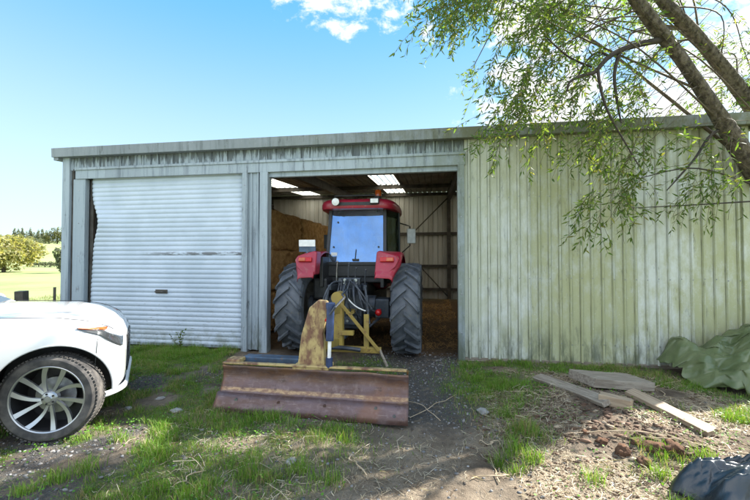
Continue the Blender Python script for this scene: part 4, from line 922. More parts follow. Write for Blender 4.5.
for P, R in BR: ANCH.append(limb('branch', P, R, 8, .006, M['dark_bark'])[1])
rt = random.Random(21)
def near_on(Q, p): return min(Q, key=lambda q: float(np.sum((q-p)**2)))
trunks = QA[52::3]+QB[52::3]+QC[::3]
def grow(target, r0, spread=.25):
    s_ = trunks[rt.randrange(len(trunks))] if rt.random() < .35 else near_on(trunks, target+np.array([rt.uniform(-.4, .9), rt.uniform(-.4, .6), rt.uniform(0, .8)]))
    mid = s_*.5+target*.5+np.array([rt.uniform(-spread, spread), rt.uniform(-spread, spread), rt.uniform(.05, .45)])
    m2 = s_*.2+target*.8+np.array([rt.uniform(-spread, spread)*.5, rt.uniform(-spread, spread)*.5, rt.uniform(.0, .25)])
    return limb('branch', [s_, mid, m2, target], [r0, r0*.6, r0*.4, r0*.18], 6, 0, M['twig'])[1]
SRC = []                                            # (branch path, weight, kind)
def scatter(poly_w, n, kind, r0=.016):
    for _ in range(n):
        (x0, x1, y0, y1, z0, z1) = poly_w[rt.randrange(len(poly_w))]
        SRC.append((grow(at(rt.uniform(x0, x1), rt.uniform(y0, y1), rt.uniform(z0, z1)), r0*rt.uniform(.7, 1.2)), kind))
scatter([(430, 500, -40, 10, 3.7, 4.6), (450, 560, -30, 25, 3.8, 4.9), (500, 600, -20, 35, 4.0, 5.2), (540, 640, -40, 30, 4., 5.5)], 24, 0)
scatter([(500, 545, 50, 105, 4.3, 5.), (530, 600, 60, 112, 4.3, 5.), (600, 660, 60, 112, 4.3, 5.2), (500, 535, 85, 128, 4.4, 4.9), (480, 530, 50, 100, 4.2, 4.8)], 24, 1, .009)
scatter([(640, 750, -30, 60, 4.8, 6.8), (680, 760, 40, 110, 5.6, 6.6), (600, 700, -60, 20, 5, 7)], 14, 2)
scatter([(570, 620, 130, 180, 4.5, 4.9), (540, 600, 115, 150, 4.5, 5.), (600, 670, 130, 190, 4.4, 5.0), (650, 740, 125, 195, 4.5, 5.0), (590, 650, 190, 220, 4.5, 4.8)], 19, 3, .006)
def crown(n):
    for _ in range(n):
        p = np.array([rt.uniform(.2, 3.4), rt.uniform(-2.4, 1.4), rt.uniform(4.9, 7.0)]); SRC.append((grow(p, .03, .5), 4))
crown(9)
twV = MB(); LV = []; LC = []; nl_ = 0
def leaf(p, d, L, wd, col):
    d = d/np.linalg.norm(d); a = np.array([rt.gauss(0, 1), rt.gauss(0, 1), rt.gauss(0, .6)]); s_ = np.cross(d, a); s_ /= np.linalg.norm(s_)+1e-6; n_ = np.cross(s_, d)
    LV.extend([p, p+d*L*.35+s_*wd+n_*wd*.25, p+d*L*.35-s_*wd+n_*wd*.25, p+d*L*.7+s_*wd*.7-n_*L*.03, p+d*L*.7-s_*wd*.7-n_*L*.03, p+d*L-n_*L*.10]); LC.extend([col]*6)
def twig(p0, d, L, dens, lw):
    n = max(4, int(L/.055)); p = np.array(p0, float); d = d/np.linalg.norm(d); P = [p.copy()]; sg = 1
    for i in range(n):
        d = d+np.array([rt.gauss(0, .10), rt.gauss(0, .10), rt.gauss(-.085, .08)]); d /= np.linalg.norm(d); p = p+d*L/n; P.append(p.copy())
        for q in range(2):
            if i > 0 and rt.random() < dens:
                sg = -sg; sd_ = np.cross(d, np.array([rt.gauss(0, .6), rt.gauss(0, .6), 1])); sd_ /= np.linalg.norm(sd_)+1e-6
                ld = d*rt.uniform(.3, .8)+sd_*sg*rt.uniform(.4, 1.1)+np.array([rt.gauss(0, .3), rt.gauss(0, .3), -rt.uniform(-.2, .5)]); k = rt.random(); sh = rt.uniform(.75, 1.25)
                c = (.085*sh, .15*sh, .03*sh) if k < .52 else ((.14*sh, .20*sh, .045*sh) if k < .92 else (.22*sh, .22*sh, .06*sh))
                leaf(p-d*L/n*rt.random(), ld, rt.uniform(.055, .105)*lw, rt.uniform(.007, .0115)*lw, c)
    twV.tube([q-WB for q in P[::2]+([P[-1]] if n % 2 else [])], [.0021]*(len(P[::2])+(1 if n % 2 else 0)), 3, False)
for Q, kind in SRC:
    nt = {0: 17, 1: 9, 2: 14, 3: 12, 4: 11}[kind]; m = len(Q)
    for k in range(nt):
        i = int(m*rt.uniform(.35, 1)) if k > 2 else m-1; i = min(i, m-1); dirn = Q[i]-Q[max(i-2, 0)] if i else np.array([-1, 0, 0.])
        dirn = dirn/(np.linalg.norm(dirn)+1e-6)+np.array([rt.gauss(-.15, .6), rt.gauss(-.05, .6), rt.gauss(-.1, .45)])
        twig(Q[i], dirn, rt.uniform(.35, .8) if kind != 3 else rt.uniform(.3, .62), {0: .92, 1: .78, 2: .7, 3: .62, 4: .85}[kind], {0: 1.0, 1: 1.05, 2: 1.0, 3: 1.12, 4: 1.3}[kind])
for Q in ANCH[:5]:
    for k in range(9):
        i = rt.randrange(len(Q)//2, len(Q)); twig(Q[i], np.array([rt.gauss(-.2, .6), rt.gauss(0, .6), rt.gauss(-.4, .5)]), rt.uniform(.25, .6), .5, 1.05)
for Q in ANCH[5:]:
    for k in range(9):
        i = rt.randrange(len(Q)//3, len(Q)); twig(Q[i], np.array([rt.gauss(-.5, .5), rt.gauss(-.1, .5), rt.gauss(-.3, .5)]), rt.uniform(.3, .6), .55, 1.1)
tag(twV.build('twigs', M['twig'], WIL), kind='stuff')
LVa = np.array(LV)-WB; nL = len(LVa)//6; bi = np.arange(nL)*6
T = np.concatenate([np.stack([bi, bi+1, bi+2], -1), np.stack([bi+1, bi+3, bi+4], -1), np.stack([bi+1, bi+4, bi+2], -1), np.stack([bi+3, bi+5, bi+4], -1)])
tag(np_mesh('crown', LVa, T, M['leaf'], WIL, False, {'Col': np.array(LC)}), kind='stuff')
print('willow leaves', nL)

# ---------------------------------------------------------------- far trees, bushes and fence
def leaf_cloud(name, blobs, n, size, cols, parent, seed):
    r = np.random.default_rng(seed); w_ = np.array([b_[1][0]*b_[1][1]*b_[1][2] for b_ in blobs])**.7; idx = r.choice(len(blobs), n, p=w_/w_.sum())
    c = np.array([b_[0] for b_ in blobs])[idx]; rad = np.array([b_[1] for b_ in blobs])[idx]
    d = r.normal(size=(n, 3)); d /= np.linalg.norm(d, axis=1, keepdims=True); rr = r.uniform(.35, 1.02, (n, 1))**.55
    p = c+d*rad*rr
    u = r.normal(size=(n, 3)); u /= np.linalg.norm(u, axis=1, keepdims=True); v2 = np.cross(u, r.normal(size=(n, 3))); v2 /= np.linalg.norm(v2, axis=1, keepdims=True)
    s_ = size*r.uniform(.5, 1.3, (n, 1)); V = np.stack([p-u*s_, p+v2*s_*.55, p+u*s_, p-v2*s_*.55], 1).reshape(-1, 3)
    ci = r.integers(0, len(cols), n); cc = np.array(cols)[ci]*r.uniform(.75, 1.25, (n, 1)); cl = np.repeat(cc, 4, 0)
    return tag(np_mesh(name, V, np.arange(n*4).reshape(-1, 4), M['leaf'], parent, False, {'Col': cl}), kind=None)
def far_tree(px, ytop, ybase, Z, wpx, label, nm, cols, seed, conifer=False, group='trees beyond the paddock', cat='tree', n=900):
    p = at(px, ybase, Z); x, y = p[0], p[1]; z = gz1(x, y); h = (ybase-ytop)/375*Z+.3; w_ = wpx/375*Z/2
    e = empty(nm, (x, y, z), 0, label, cat, group); r = random.Random(seed)
    b = MB(); b.cyl((0, 0, -.2), (0, 0, h*.7), .03*h+.05, .02*h, 8); b.build('trunk', M['bark'], e, True)
    if conifer: bl = [((0, 0, h*(.2+.11*k)), (w_*(1-.115*k), w_*(1-.115*k), h*.13)) for k in range(8)]
    else: bl = [((r.uniform(-.5, .5)*w_, r.uniform(-.5, .5)*w_, h*r.uniform(.4, .74)), (w_*r.uniform(.4, .6), w_*r.uniform(.4, .6), h*r.uniform(.2, .28))) for k in range(9)]+[((0, 0, h*.45), (w_*.8, w_*.8, h*.44))]
    leaf_cloud('crown', bl, n, .035*h+.05, cols, e, seed)
OL = [(.27, .27, .12), (.22, .23, .10), (.32, .30, .14)]; DK = [(.11, .135, .095), (.13, .15, .105), (.15, .165, .115)]; MD = [(.10, .115, .05), (.13, .135, .06), (.085, .10, .045)]  # DK greens lightened, putting the far row's haze into the colour
far_tree(4, 231, 271, 42, 76, 'wide olive green bush standing alone in the paddock', 'field_bush', OL, 1, group=None, cat='bush', n=5200)
far_tree(-26, 236, 272, 44, 46, 'smaller olive bush hidden behind the wide paddock bush', 'field_bush', OL, 2, group=None, cat='bush', n=2600)
far_tree(64, 246, 270, 40, 17, 'dark green shrub beside the corner of the shed', 'field_bush', DK, 3, group=None, cat='bush', n=2200)
for i, (px, yt) in enumerate([(14, 233), (18, 232), (22, 233.5), (26, 233), (30, 232), (34, 233.5), (38, 232.5), (42, 234), (46, 233)]):
    far_tree(px, yt+[0, 1.6, -.4, 2.4, .6, 3, 1, -1, 2][i], 248, 168+(i % 3)*6, [7, 9, 6, 10, 8, 9, 7, 8, 10][i], 'dark conifer in the far row along the paddock ridge', 'conifer_tree', DK, 10+i, True, 'conifers along the ridge')
far_tree(37, 242, 249, 150, 20, 'low dark shrub mass in front of the ridge conifers', 'field_bush', DK, 30, group=None, cat='bush')
far_tree(57, 229, 248, 150, 15, 'tall pale round tree at the end of the ridge row', 'round_tree', MD, 31, group=None)
far_tree(49, 236, 249, 148, 12, 'middling grey green tree between conifers and pale round tree', 'round_tree', MD, 32, group=None)
far_tree(66, 234, 249, 152, 12, 'grey green tree half hidden by the shed corner', 'round_tree', MD, 33, group=None)
for i, px in enumerate((33, 39, 45, 51, 57)): far_tree(px, 264.5-.3*(i % 2), 268.5, 58, 9, 'low dark bush in the hedge line across the paddock', 'hedge_bush', DK, 40+i, group='bushes in the paddock hedge line', cat='bush', n=400)
p = at(24, 300, 8); zb = gz1(p[0], p[1]); ph_ = .90-zb
b = MB(); b.box((0, 0, ph_/2-.1), (.17, .17, ph_+.2)); V = []
o = b.build('fence_post', M['steel_dark'], None, bevel=.012); o.location = (p[0], p[1], zb); o.rotation_euler = (R_(1.5), R_(-1), .3); tag(o, 'thick dark square fence post in the paddock behind the car', 'fence post')
p = at(55, 300, 9); zb = gz1(p[0], p[1]); b = MB(); h_ = .9-zb; b.bb(-.03, .03, -.004, .004, -.2, h_); b.bb(-.004, .004, .004, .04, -.2, h_)
o = b.build('fence_post', M['steel_dark']); o.location = (p[0], p[1], zb); tag(o, 'thin dark steel fence post near the shed corner', 'fence post')

# ---------------------------------------------------------------- timber, clods and stones
def plank(name, p0, p1, w_, th, mat, label, cat, seed, roll=0.):
    p0 = Vector(p0); p1 = Vector(p1); L = (p1-p0).length; b = MB(); N = 18; V = []; r = random.Random(seed)
    pr = [(-1, -1), (-.2, -1.04), (.5, -1), (1, -1), (1, 1), (.45, .97), (-.15, 1.03), (-1, 1)]
    for i in range(N+1):
        u = i/N
        for j, (a, c) in enumerate(pr):
            q = Vector((u*L*6, a*3, seed)); dx = noise.noise(q)*.006; dz = noise.noise(q+Vector((4, 4, 4)))*.004
            ex = (r.uniform(-.012, .012) if i in (0, N) else 0); V.append((u*L-L/2+ex, a*w_/2+dx, c*th/2+dz+.006*math.sin(u*3+seed)))
    k = len(pr); F = [(i*k+j, i*k+(j+1) % k, (i+1)*k+(j+1) % k, (i+1)*k+j) for i in range(N) for j in range(k)]+[tuple(range(k)), tuple(N*k+j for j in range(k-1, -1, -1))]
    b.add(V, F); o = b.build(name, mat, None, True, bevel=.003, ang=25); d = (p1-p0).normalized()
    o.location = (p0+p1)/2; o.rotation_euler = (roll, -math.asin(d.z), math.atan2(d.y, d.x)); return tag(o, label, cat)
def gp(px, py, up=0.):
    z = 0
    for _ in range(6):
        Z = 375*(1.6-z)/(py-258); p = at(px, py, Z); z = gz1(p[0], p[1])
    return Vector((p[0], p[1], z+up))
a = gp(583, 384, .0); c_ = gp(640, 391, .0)
plank('timber_slab', gp(585, 389, .08)+Vector((0, .16, 0)), gp(645, 391, .07)+Vector((0, .16, 0)), .40, .10, M['timber_grey'], 'wide thick slab of weathered boards against the shed wall', 'timber', 3)
plank('timber_plank', gp(536, 381, .07), gp(606, 407, .05), .13, .045, M['timber_grey'], 'long grey weathered plank lying on dead stems', 'plank', 5, .35)
plank('timber_block', gp(598, 403, .06), gp(630, 409, .055), .11, .10, M['timber_pale'], 'short pale square cut timber block between the planks', 'timber', 8)
plank('timber_plank', gp(628, 398, .07), gp(709, 435, .035), .13, .045, M['timber_pale'], 'long pale plank lying in the sun on straw', 'plank', 13, .15)
def rock(name, p, r, mat, label, cat, seed, sq=.7, group=None, rough=.35):
    bm = bmesh.new(); bmesh.ops.create_icosphere(bm, subdivisions=3, radius=1)
    for v_ in bm.verts:
        q = v_.co*1.7+Vector((seed*5.3, 0, 0)); k = 1+noise.noise(q)*rough+noise.noise(q*3)*rough*.45+noise.noise(q*8)*rough*.22; v_.co = Vector((v_.co.x*k*r, v_.co.y*k*r*.8, v_.co.z*k*r*sq))
    me = bpy.data.meshes.new(name); bm.to_mesh(me); bm.free(); me.polygons.foreach_set('use_smooth', np.ones(len(me.polygons), bool))
    o = link_mesh(name, me, mat); o.location = p+Vector((0, 0, r*sq*.35)); o.rotation_euler = (0, 0, seed*1.3); return tag(o, label, cat, group)
for px, py, r_, lb, sq in ((619, 450, .06, 'roundest brown earth clod, alone on the sunlit straw', .8), (641, 460, .055, 'dark earth clod nearest the dark plastic sheet', .7), (650, 445, .085, 'broad flat brown clod before the pale plank', .45), (670, 446, .095, 'largest brown lump of dug earth on the straw', .5), (600, 436, .05, 'small brown clod below the timber block', .5), (634, 441, .05, 'small dark clod between the round clod and the broad one', .55), (658, 452, .045, 'small crumbly clod in front of the broad clod', .6), (583, 428, .04, 'smallest brown clod near the edge of the shadow', .5)):
    rock('earth_clod', gp(px, py)-Vector((0, 0, r_*.22)), r_, M['clod'], lb, 'earth clod', int(px), sq, None, .6)
rock('stone', gp(482, 411), .075, M['stone'], 'flat brown grey stone among weeds beside the blade', 'stone', 4, .35)
rock('stone', gp(233, 361), .07, M['stone'], 'grey stone by the left end of the blade', 'stone', 6, .5)
rock('stone', gp(292, 460), .045, M['stone'], 'grey stone in the grass before the blade', 'stone', 8, .5)
rock('stone', gp(162, 398), .05, M['stone'], 'pale stone on the gravel ahead of the car', 'stone', 15, .4)
rock('stone', gp(178, 410), .06, M['stone'], 'larger grey stone between car and blade', 'stone', 17, .4)
rock('stone', gp(130, 408), .045, M['stone'], 'grey stone beside the front tyre of the car', 'stone', 19, .45)

# ---------------------------------------------------------------- tarpaulins
def cloth(name, nu, nv, fn, mat, label, cat):
    V = [fn(i/nu, j/nv) for i in range(nu+1) for j in range(nv+1)]
    o = np_mesh(name, np.array(V), grid_faces(nu+1, nv+1), mat, None, True); m = o.modifiers.new('t', 'SOLIDIFY'); m.thickness = .003
    return tag(o, label, cat)
def crease(x, y, seed, f):
    """sum of triangle folds in several directions: sharp creases with flat facets between"""
    r = random.Random(seed); h = 0; wx = x+.10*noise.noise(Vector((x*1.5*f/3, y*1.5*f/3, seed))); wy = y+.10*noise.noise(Vector((x*1.5*f/3, y*1.5*f/3, seed+9)))
    for k in range(6):
        a = r.uniform(0, PI); q = (wx*math.cos(a)+wy*math.sin(a))*f*r.uniform(.5, 1.5)+r.random()*9
        q += .25*noise.noise(Vector((x*f*.6, y*f*.6, k*3.3+seed))); h += abs(2*(q-math.floor(q))-1)*r.uniform(.4, 1)
    return h/3.2
def green(u, v):
    x = 3.22+2.3*u; wob = .10*math.sin(u*9)+.05*math.sin(u*23); b0 = .30*max(0, 1-u*5)-wob*.6
    y = -1.14+b0+(1.04-b0)*v
    H = .10+.22*float(sst(.0, .14, u))+.46*float(sst(.12, .60, u))
    prof_ = float(np.interp(v, [0, .05, .14, .32, .6, .85, 1], [.12, .30, .60, .86, 1., .94, .82]))
    g_ = gz1(x, min(y, -.05)); lip = .20*math.exp(-((u-.07)/.07)**2)*float(sst(.2, .8, v))
    c1 = crease(x, y, 6, 2.7); c2 = crease(x+.3*y, y, 8, 7.)
    fold = .24*(c1-.5)*(.45+.55*float(sst(0, .2, u)))+.055*(c2-.5)
    z = g_+max(.015, H*prof_+fold+lip); return (x+.10*(c2-.5), y-.22*(c1-.3)*(1-v)+.05*(c2-.5), z)
cloth('green_tarp', 150, 84, green, M['tarp_green'], 'crumpled green tarpaulin over a heap at the shed wall', 'tarpaulin')
c0 = gp(728, 500)
def dark(u, v):
    a = 2*PI*u; r_ = v; rx = .46*(1+.12*math.sin(3*a+1)+.06*math.sin(7*a)); ry = .34*(1+.10*math.sin(2*a)+.08*math.sin(5*a+2))
    x = c0.x+.12+rx*r_*math.cos(a); y = c0.y-.02+ry*r_*math.sin(a); c1 = crease(x*.7+y*1.5, y*.6-x*.3, 31, 6.5); c2 = crease(x, y, 33, 15.)
    z = gz1(x, y)+max(.012, .21*(1-r_**2.4)**.8*(1+.30*math.sin(a*2+.6)*r_)+.17*(c1-.5)*(1-r_**4)+.045*(c2-.5)); return (x+.03*(c2-.5), y, z)
cloth('plastic_sheet', 150, 60, dark, M['tarp_dark'], 'crumpled dark navy plastic sheet lying on straw in the sun', 'plastic sheet')
b = MB(); q = gp(707, 384); P = [q+Vector((0, .05, .16)), q+Vector((.02, 0, .10)), q+Vector((.0, -.03, .03)), q+Vector((.05, -.06, .012)), q+Vector((.12, -.03, .02)), q+Vector((.16, -.07, .012))]
o = b.tube(cr(P, 4), .006, 6).build('cord', M['white_metal'], None, True); tag(o, 'pale cord end hanging from the green tarpaulin edge', 'cord')

# ---------------------------------------------------------------- ground cover: grass, weeds, straw litter, gravel
def blades(name, x, y, h, w_, cols, lean, label=None):
    n = len(x); z = ground_z(x, y); az = RNG.uniform(0, 2*PI, n); ln = RNG.uniform(.1, 1, n)*lean*h; dx = np.cos(az)*ln; dy = np.sin(az)*ln
    a2 = RNG.uniform(0, 2*PI, n); wx = np.cos(a2)*w_; wy = np.sin(a2)*w_; B = np.stack([x, y, z-.004], -1)
    m_ = B+np.stack([dx*.35, dy*.35, h*.58], -1); tp = B+np.stack([dx, dy, h*np.sqrt(np.clip(1-(ln/h)**2*.6, .15, 1))], -1); W_ = np.stack([wx, wy, 0*wx], -1)
    V = np.stack([B-W_, B+W_, m_-W_*.75, m_+W_*.75, tp], 1).reshape(-1, 3); i = np.arange(n)*5
    T = np.concatenate([np.stack([i, i+1, i+3], -1), np.stack([i, i+3, i+2], -1), np.stack([i+2, i+3, i+4], -1)])
    o = np_mesh(name, V, T, M['blade'], None, False, {'Col': np.repeat(cols, 5, 0)}); o['kind'] = 'stuff'; return o
def pick(n, x0, x1, y0, y1, fn, p=1.):
    x = RNG.uniform(x0, x1, n); y = RNG.uniform(y0, y1, n); k = RNG.uniform(0, 1, n) < fn(x, y)**p; return x[k], y[k]
def palette(n, pal, wts):
    c = np.array(pal)[RNG.choice(len(pal), n, p=wts)]; return c*RNG.uniform(.7, 1.3, (n, 1))
x, y = pick(400000, -5.2, 4.4, -4.2, .0, grass_mask, 1.5); print('blades', len(x))
tuft = fbm(x*5, y*5, 61, 3); h = (.022+.062*sst(.35, .7, tuft))*RNG.uniform(.5, 1.35, len(x)); h *= 1+1.0*blob(x, y, .82, -2.62, .2, .14)+.8*blob(x, y, -1.75, -2.62, .3, .12)+.5*win(x, -6.5, -3.3, .1)*win(y, -.6, 0, .1)-.45*blob(x, y, -1.0, -.7, .5, .5)
dry = sst(.45, .65, fbm(x*1.7+9, y*1.7, 63, 3)); c = palette(len(x), [(.11, .24, .022), (.15, .27, .032), (.20, .27, .055)], [.5, .35, .15]); dm = RNG.uniform(0, 1, len(x)) < .10+.28*dry; c[dm] = palette(dm.sum(), [(.34, .28, .15), (.26, .2, .1)], [.6, .4])
blades('grass', x, y, h, RNG.uniform(.0012, .0026, len(x)), c, .85)
# tall tufts
C = [(px, py) for px, py in ((275, 420), (262, 418), (295, 425), (330, 430), (345, 440), (300, 470), (255, 455), (220, 450), (520, 455), (512, 448), (530, 460), (515, 470), (500, 462), (120, 440), (160, 455), (90, 470), (60, 480), (30, 490), (205, 480), (330, 480), (700, 455), (660, 475), (590, 480), (480, 375), (500, 385), (465, 368), (515, 400), (505, 415), (735, 410), (725, 420), (135, 372), (150, 358), (115, 385), (215, 372), (105, 405), (118, 398))]
X = []; Y = []; Hh = []
for px, py in C:
    q = gp(px, py); n = rt.randrange(70, 150); X.append(RNG.normal(q.x, .05, n)); Y.append(RNG.normal(q.y, .04, n)); Hh.append(RNG.uniform(.05, .15, n)*rt.uniform(.7, 1.15))
X = np.concatenate(X); Y = np.concatenate(Y); Hh = np.concatenate(Hh); c = palette(len(X), [(.13, .26, .028), (.18, .28, .045), (.32, .28, .15)], [.5, .35, .15]); blades('tussock_grass', X, Y, Hh, RNG.uniform(.0015, .003, len(X)), c, .9)
x, y = pick(60000, -16, -6.9, -3, 12, lambda a, b_: np.clip(1.4-np.hypot(a+6, b_)/14, 0, 1)); c = palette(len(x), [(.16, .20, .06), (.22, .23, .09), (.30, .28, .15)], [.5, .3, .2]); blades('paddock_grass', x, y, RNG.uniform(.04, .10, len(x)), RNG.uniform(.003, .006, len(x)), c, .8)
# broad leaved weeds
def weedmask(x, y):
    n = fbm(x*3, y*3, 71, 3); m = win(x, .45, 3.3, .15)*win(y, -.75, .0, .2)+blob(x, y, .8, -1.3, .38, .8)+.8*win(x, -6.4, -3.3, .1)*win(y, -.9, 0, .2)+.5*win(x, 2.8, 4.6, .3)*win(y, -2.2, -1., .3)+.7*win(x, -4.6, -.9, .4)*win(y, -4.3, -1., .4)+.45*win(x, .9, 4, .4)*win(y, -4.3, -1.3, .3)
    return np.clip(m*sst(.38, .58, n), 0, 1)
x, y = pick(52000, -6.4, 4.4, -4.2, -.02, weedmask); n = len(x); z = ground_z(x, y)+RNG.uniform(.006, .06, n); r_ = RNG.uniform(.004, .013, n); P = np.stack([x, y, z], -1)
u = np.stack([RNG.normal(size=n), RNG.normal(size=n), RNG.normal(size=n)*.35], -1); u /= np.linalg.norm(u, axis=1, keepdims=True); v2 = np.cross(u, np.stack([RNG.normal(size=n)*.3, RNG.normal(size=n)*.3, np.ones(n)], -1)); v2 /= np.linalg.norm(v2, axis=1, keepdims=True)
r3 = r_[:, None]; V = np.stack([P-u*r3, P-u*r3*.3+v2*r3*.75, P+u*r3*.5+v2*r3*.6, P+u*r3*1.1, P+u*r3*.5-v2*r3*.6, P-u*r3*.3-v2*r3*.75], 1).reshape(-1, 3)
i = np.arange(n)*6; T = np.concatenate([np.stack([i, i+1, i+2], -1), np.stack([i, i+2, i+3], -1), np.stack([i, i+3, i+4], -1), np.stack([i, i+4, i+5], -1)])
o = np_mesh('weeds', V, T, M['blade'], None, False, {'Col': np.repeat(palette(n, [(.09, .22, .022), (.12, .25, .03), (.06, .15, .018)], [.5, .3, .2]), 6, 0)}); o['kind'] = 'stuff'
# dry litter
x, y = pick(70000, -4.5, 4.6, -4.2, -.15, straw_mask, 1.3); n = len(x); L = RNG.uniform(.02, .10, n)*np.where(RNG.uniform(0, 1, n) < .06, 2.6, 1); az = RNG.uniform(0, 2*PI, n); tl2 = RNG.normal(0, .22, n)
z = ground_z(x, y)+.004+RNG.uniform(0, .02, n); D = np.stack([np.cos(az), np.sin(az), tl2], -1)*L[:, None]/2; Sd = np.stack([-np.sin(az), np.cos(az), RNG.normal(0, .4, n)], -1)*RNG.uniform(.0009, .0024, n)[:, None]; P = np.stack([x, y, z], -1); bend = np.stack([RNG.normal(0, .12, n), RNG.normal(0, .12, n), np.abs(RNG.normal(0, .10, n))], -1)*L[:, None]
V = np.stack([P-D-Sd, P-D+Sd, P+bend-Sd, P+bend+Sd, P+D-Sd*.6, P+D+Sd*.6], 1).reshape(-1, 3); V[:, 2] = np.maximum(V[:, 2], ground_z(V[:, 0], V[:, 1])+.002)
i = np.arange(n)*6; o = np_mesh('dry_litter', V, np.concatenate([np.stack([i, i+1, i+3, i+2], -1), np.stack([i+2, i+3, i+5, i+4], -1)]), M['blade'], None, False, {'Col': np.repeat(palette(n, [(.50, .43, .32), (.34, .27, .19), (.12, .08, .05), (.60, .54, .43)], [.35, .25, .3, .10]), 6, 0)}); o['kind'] = 'stuff'
n = 9000; x = RNG.uniform(-3.0, .6, n); y = RNG.uniform(.6, 8.8, n); k = RNG.uniform(0, 1, n) < sst(.35, .6, fbm(x*1.5, y*1.5, 88, 3)); x = x[k]; y = y[k]; n = len(x)
az = RNG.uniform(0, 2*PI, n); L = RNG.uniform(.05, .2, n); P = np.stack([x, y, ground_z(x, y)+RNG.uniform(.004, .05, n)], -1); D = np.stack([np.cos(az), np.sin(az), RNG.normal(0, .3, n)], -1)*L[:, None]/2; Sd = np.stack([-np.sin(az), np.cos(az), 0*az], -1)*.004
o = np_mesh('loose_hay', np.stack([P-D-Sd, P-D+Sd, P+D+Sd, P+D-Sd], 1).reshape(-1, 3), np.arange(n*4).reshape(-1, 4), M['hay']); o['kind'] = 'stuff'
# gravel and crumbs of soil
def gravfn(x, y): return np.clip(gravel_mask(x, y)*.9+.35*win(x, -2, 1, .3)*win(y, -4.3, -2.5, .2)+.25*straw_mask(x, y)+.05, 0, 1)
x, y = pick(24000, -5, 4.4, -4.2, .4, gravfn, 1.4); n = len(x); r_ = .003+.014*RNG.uniform(0, 1, n)**4+.002
ico = [(0, 0, 1), (.894, 0, .447), (.276, .851, .447), (-.724, .526, .447), (-.724, -.526, .447), (.276, -.851, .447), (.724, .526, -.447), (-.276, .851, -.447), (-.894, 0, -.447), (-.276, -.851, -.447), (.724, -.526, -.447), (0, 0, -1)]
icf = np.array([(0, 1, 2), (0, 2, 3), (0, 3, 4), (0, 4, 5), (0, 5, 1), (1, 6, 2), (2, 7, 3), (3, 8, 4), (4, 9, 5), (5, 10, 1), (6, 7, 2), (7, 8, 3), (8, 9, 4), (9, 10, 5), (10, 6, 1), (11, 7, 6), (11, 8, 7), (11, 9, 8), (11, 10, 9), (11, 6, 10)])
V = np.array(ico)[None]*RNG.uniform(.6, 1.25, (n, 12, 1))*r_[:, None, None]*np.stack([RNG.uniform(.8, 1.4, n), RNG.uniform(.8, 1.2, n), RNG.uniform(.45, .8, n)], -1)[:, None]; V = V+np.stack([x, y, ground_z(x, y)+r_*.15], -1)[:, None]
T = (icf[None]+(np.arange(n)*12)[:, None, None]).reshape(-1, 3); t = NT('gravel_stone'); t.pbsdf(t.attr('Col'), .85, 0, None, .3); M['gravel'] = t.m
o = np_mesh('gravel', V.reshape(-1, 3), T, M['gravel'], None, False, {'Col': np.repeat(palette(n, [(.15, .15, .15), (.21, .20, .19), (.09, .075, .06), (.27, .26, .25)], [.4, .25, .3, .05]), 12, 0)}); o['kind'] = 'stuff'
x, y = pick(26000, .3, 4.4, -4.2, -.3, lambda a, b_: np.clip(.8*straw_mask(a, b_)+1.2*blob(a, b_, 1.75, -2.5, .9, .5)+.6*blob(a, b_, 1.3, -1.6, .6, .5), 0, 1), 1.4); n = len(x); r_ = (.003+.012*RNG.uniform(0, 1, n)**3)*(1+1.3*blob(x, y, 1.75, -2.5, .8, .4)*(RNG.uniform(0, 1, n) < .35))
V = np.array(ico)[None]*RNG.uniform(.4, 1.4, (n, 12, 1))*r_[:, None, None]*np.stack([RNG.uniform(.8, 2.4, n), RNG.uniform(.6, 1.2, n), RNG.uniform(.3, .8, n)], -1)[:, None]; V = V+np.stack([x, y, ground_z(x, y)+r_*.2], -1)[:, None]
T = (icf[None]+(np.arange(n)*12)[:, None, None]).reshape(-1, 3)
o = np_mesh('soil_crumbs', V.reshape(-1, 3), T, M['gravel'], None, False, {'Col': np.repeat(palette(n, [(.11, .065, .042), (.065, .04, .027), (.17, .12, .08), (.30, .24, .17)], [.4, .3, .2, .1]), 12, 0)}); o['kind'] = 'stuff'
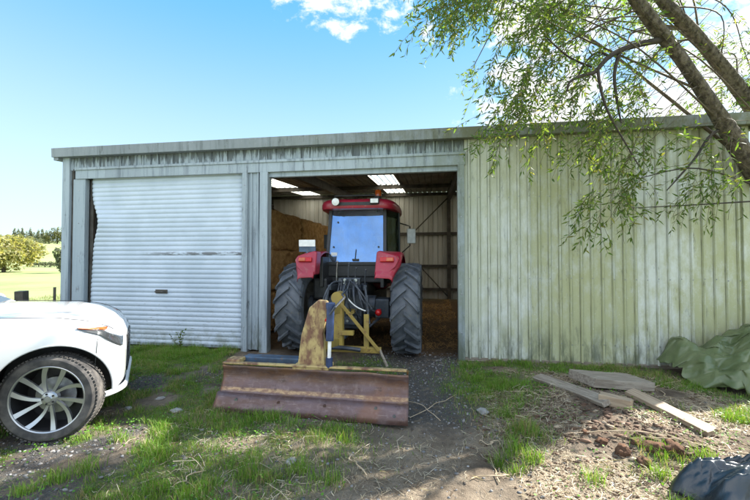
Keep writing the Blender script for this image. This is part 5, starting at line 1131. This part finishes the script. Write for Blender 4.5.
# long dead stems and sticks
rt2 = random.Random(3)
STK = [((455, 395), (412, 417)), ((560, 432), (705, 447)), ((640, 436), (745, 452)), ((520, 385), (600, 400)), ((505, 392), (560, 398)), ((690, 380), (648, 388)), ((405, 400), (440, 420)), ((488, 455), (497, 480)), ((478, 440), (500, 446)), ((470, 478), (515, 473)), ((660, 392), (672, 404)), ((175, 485), (205, 470)), ((350, 455), (365, 475))]
for (a, c_) in STK:
    p0 = gp(*a); p1 = gp(*c_); P = []
    for i in range(7):
        u = i/6; q = p0.lerp(p1, u); q.x += rt2.gauss(0, .015); q.y += rt2.gauss(0, .015); q.z = gz1(q.x, q.y)+.012+.02*math.sin(PI*u)*rt2.random(); P.append(q)
    o = MB().tube(cr(P, 3), rt2.uniform(.003, .006), 6).build('dead_stem', M['straw'], None, True); tag(o, 'thin dry dead stem lying on the dirt', 'stem', 'dry stems lying on the ground')
# weed growing at the foot of the roller door
wd = empty('weed_plant', (-4.42, -.14, gz1(-4.42, -.14)), 0, 'small upright leafy weed at the foot of the roller door', 'weed'); b = MB(); LV = []; LC = []
for k in range(5):
    P = [np.array([0, 0, 0.])]; d = np.array([rt.gauss(0, .25), rt.gauss(0, .15), 1.])
    for i in range(7): d = d+np.array([rt.gauss(0, .12), rt.gauss(0, .1), 0]); P.append(P[-1]+d/np.linalg.norm(d)*.05*rt.uniform(.8, 1.2)); leaf(P[-1], np.array([rt.gauss(0, 1), rt.gauss(0, 1), .5]), .045, .012, (.09, .15, .025)); leaf(P[-1], np.array([rt.gauss(0, 1), rt.gauss(0, 1), .3]), .04, .011, (.10, .16, .03))
    b.tube(P, .0025, 5)
b.build('stem', M['twig'], wd); LVa = np.array(LV); bi = np.arange(len(LVa)//6)*6
np_mesh('leaves', LVa, np.concatenate([np.stack([bi, bi+1, bi+2], -1), np.stack([bi+1, bi+3, bi+4], -1), np.stack([bi+1, bi+4, bi+2], -1), np.stack([bi+3, bi+5, bi+4], -1)]), M['leaf'], wd, False, {'Col': np.array(LC)})
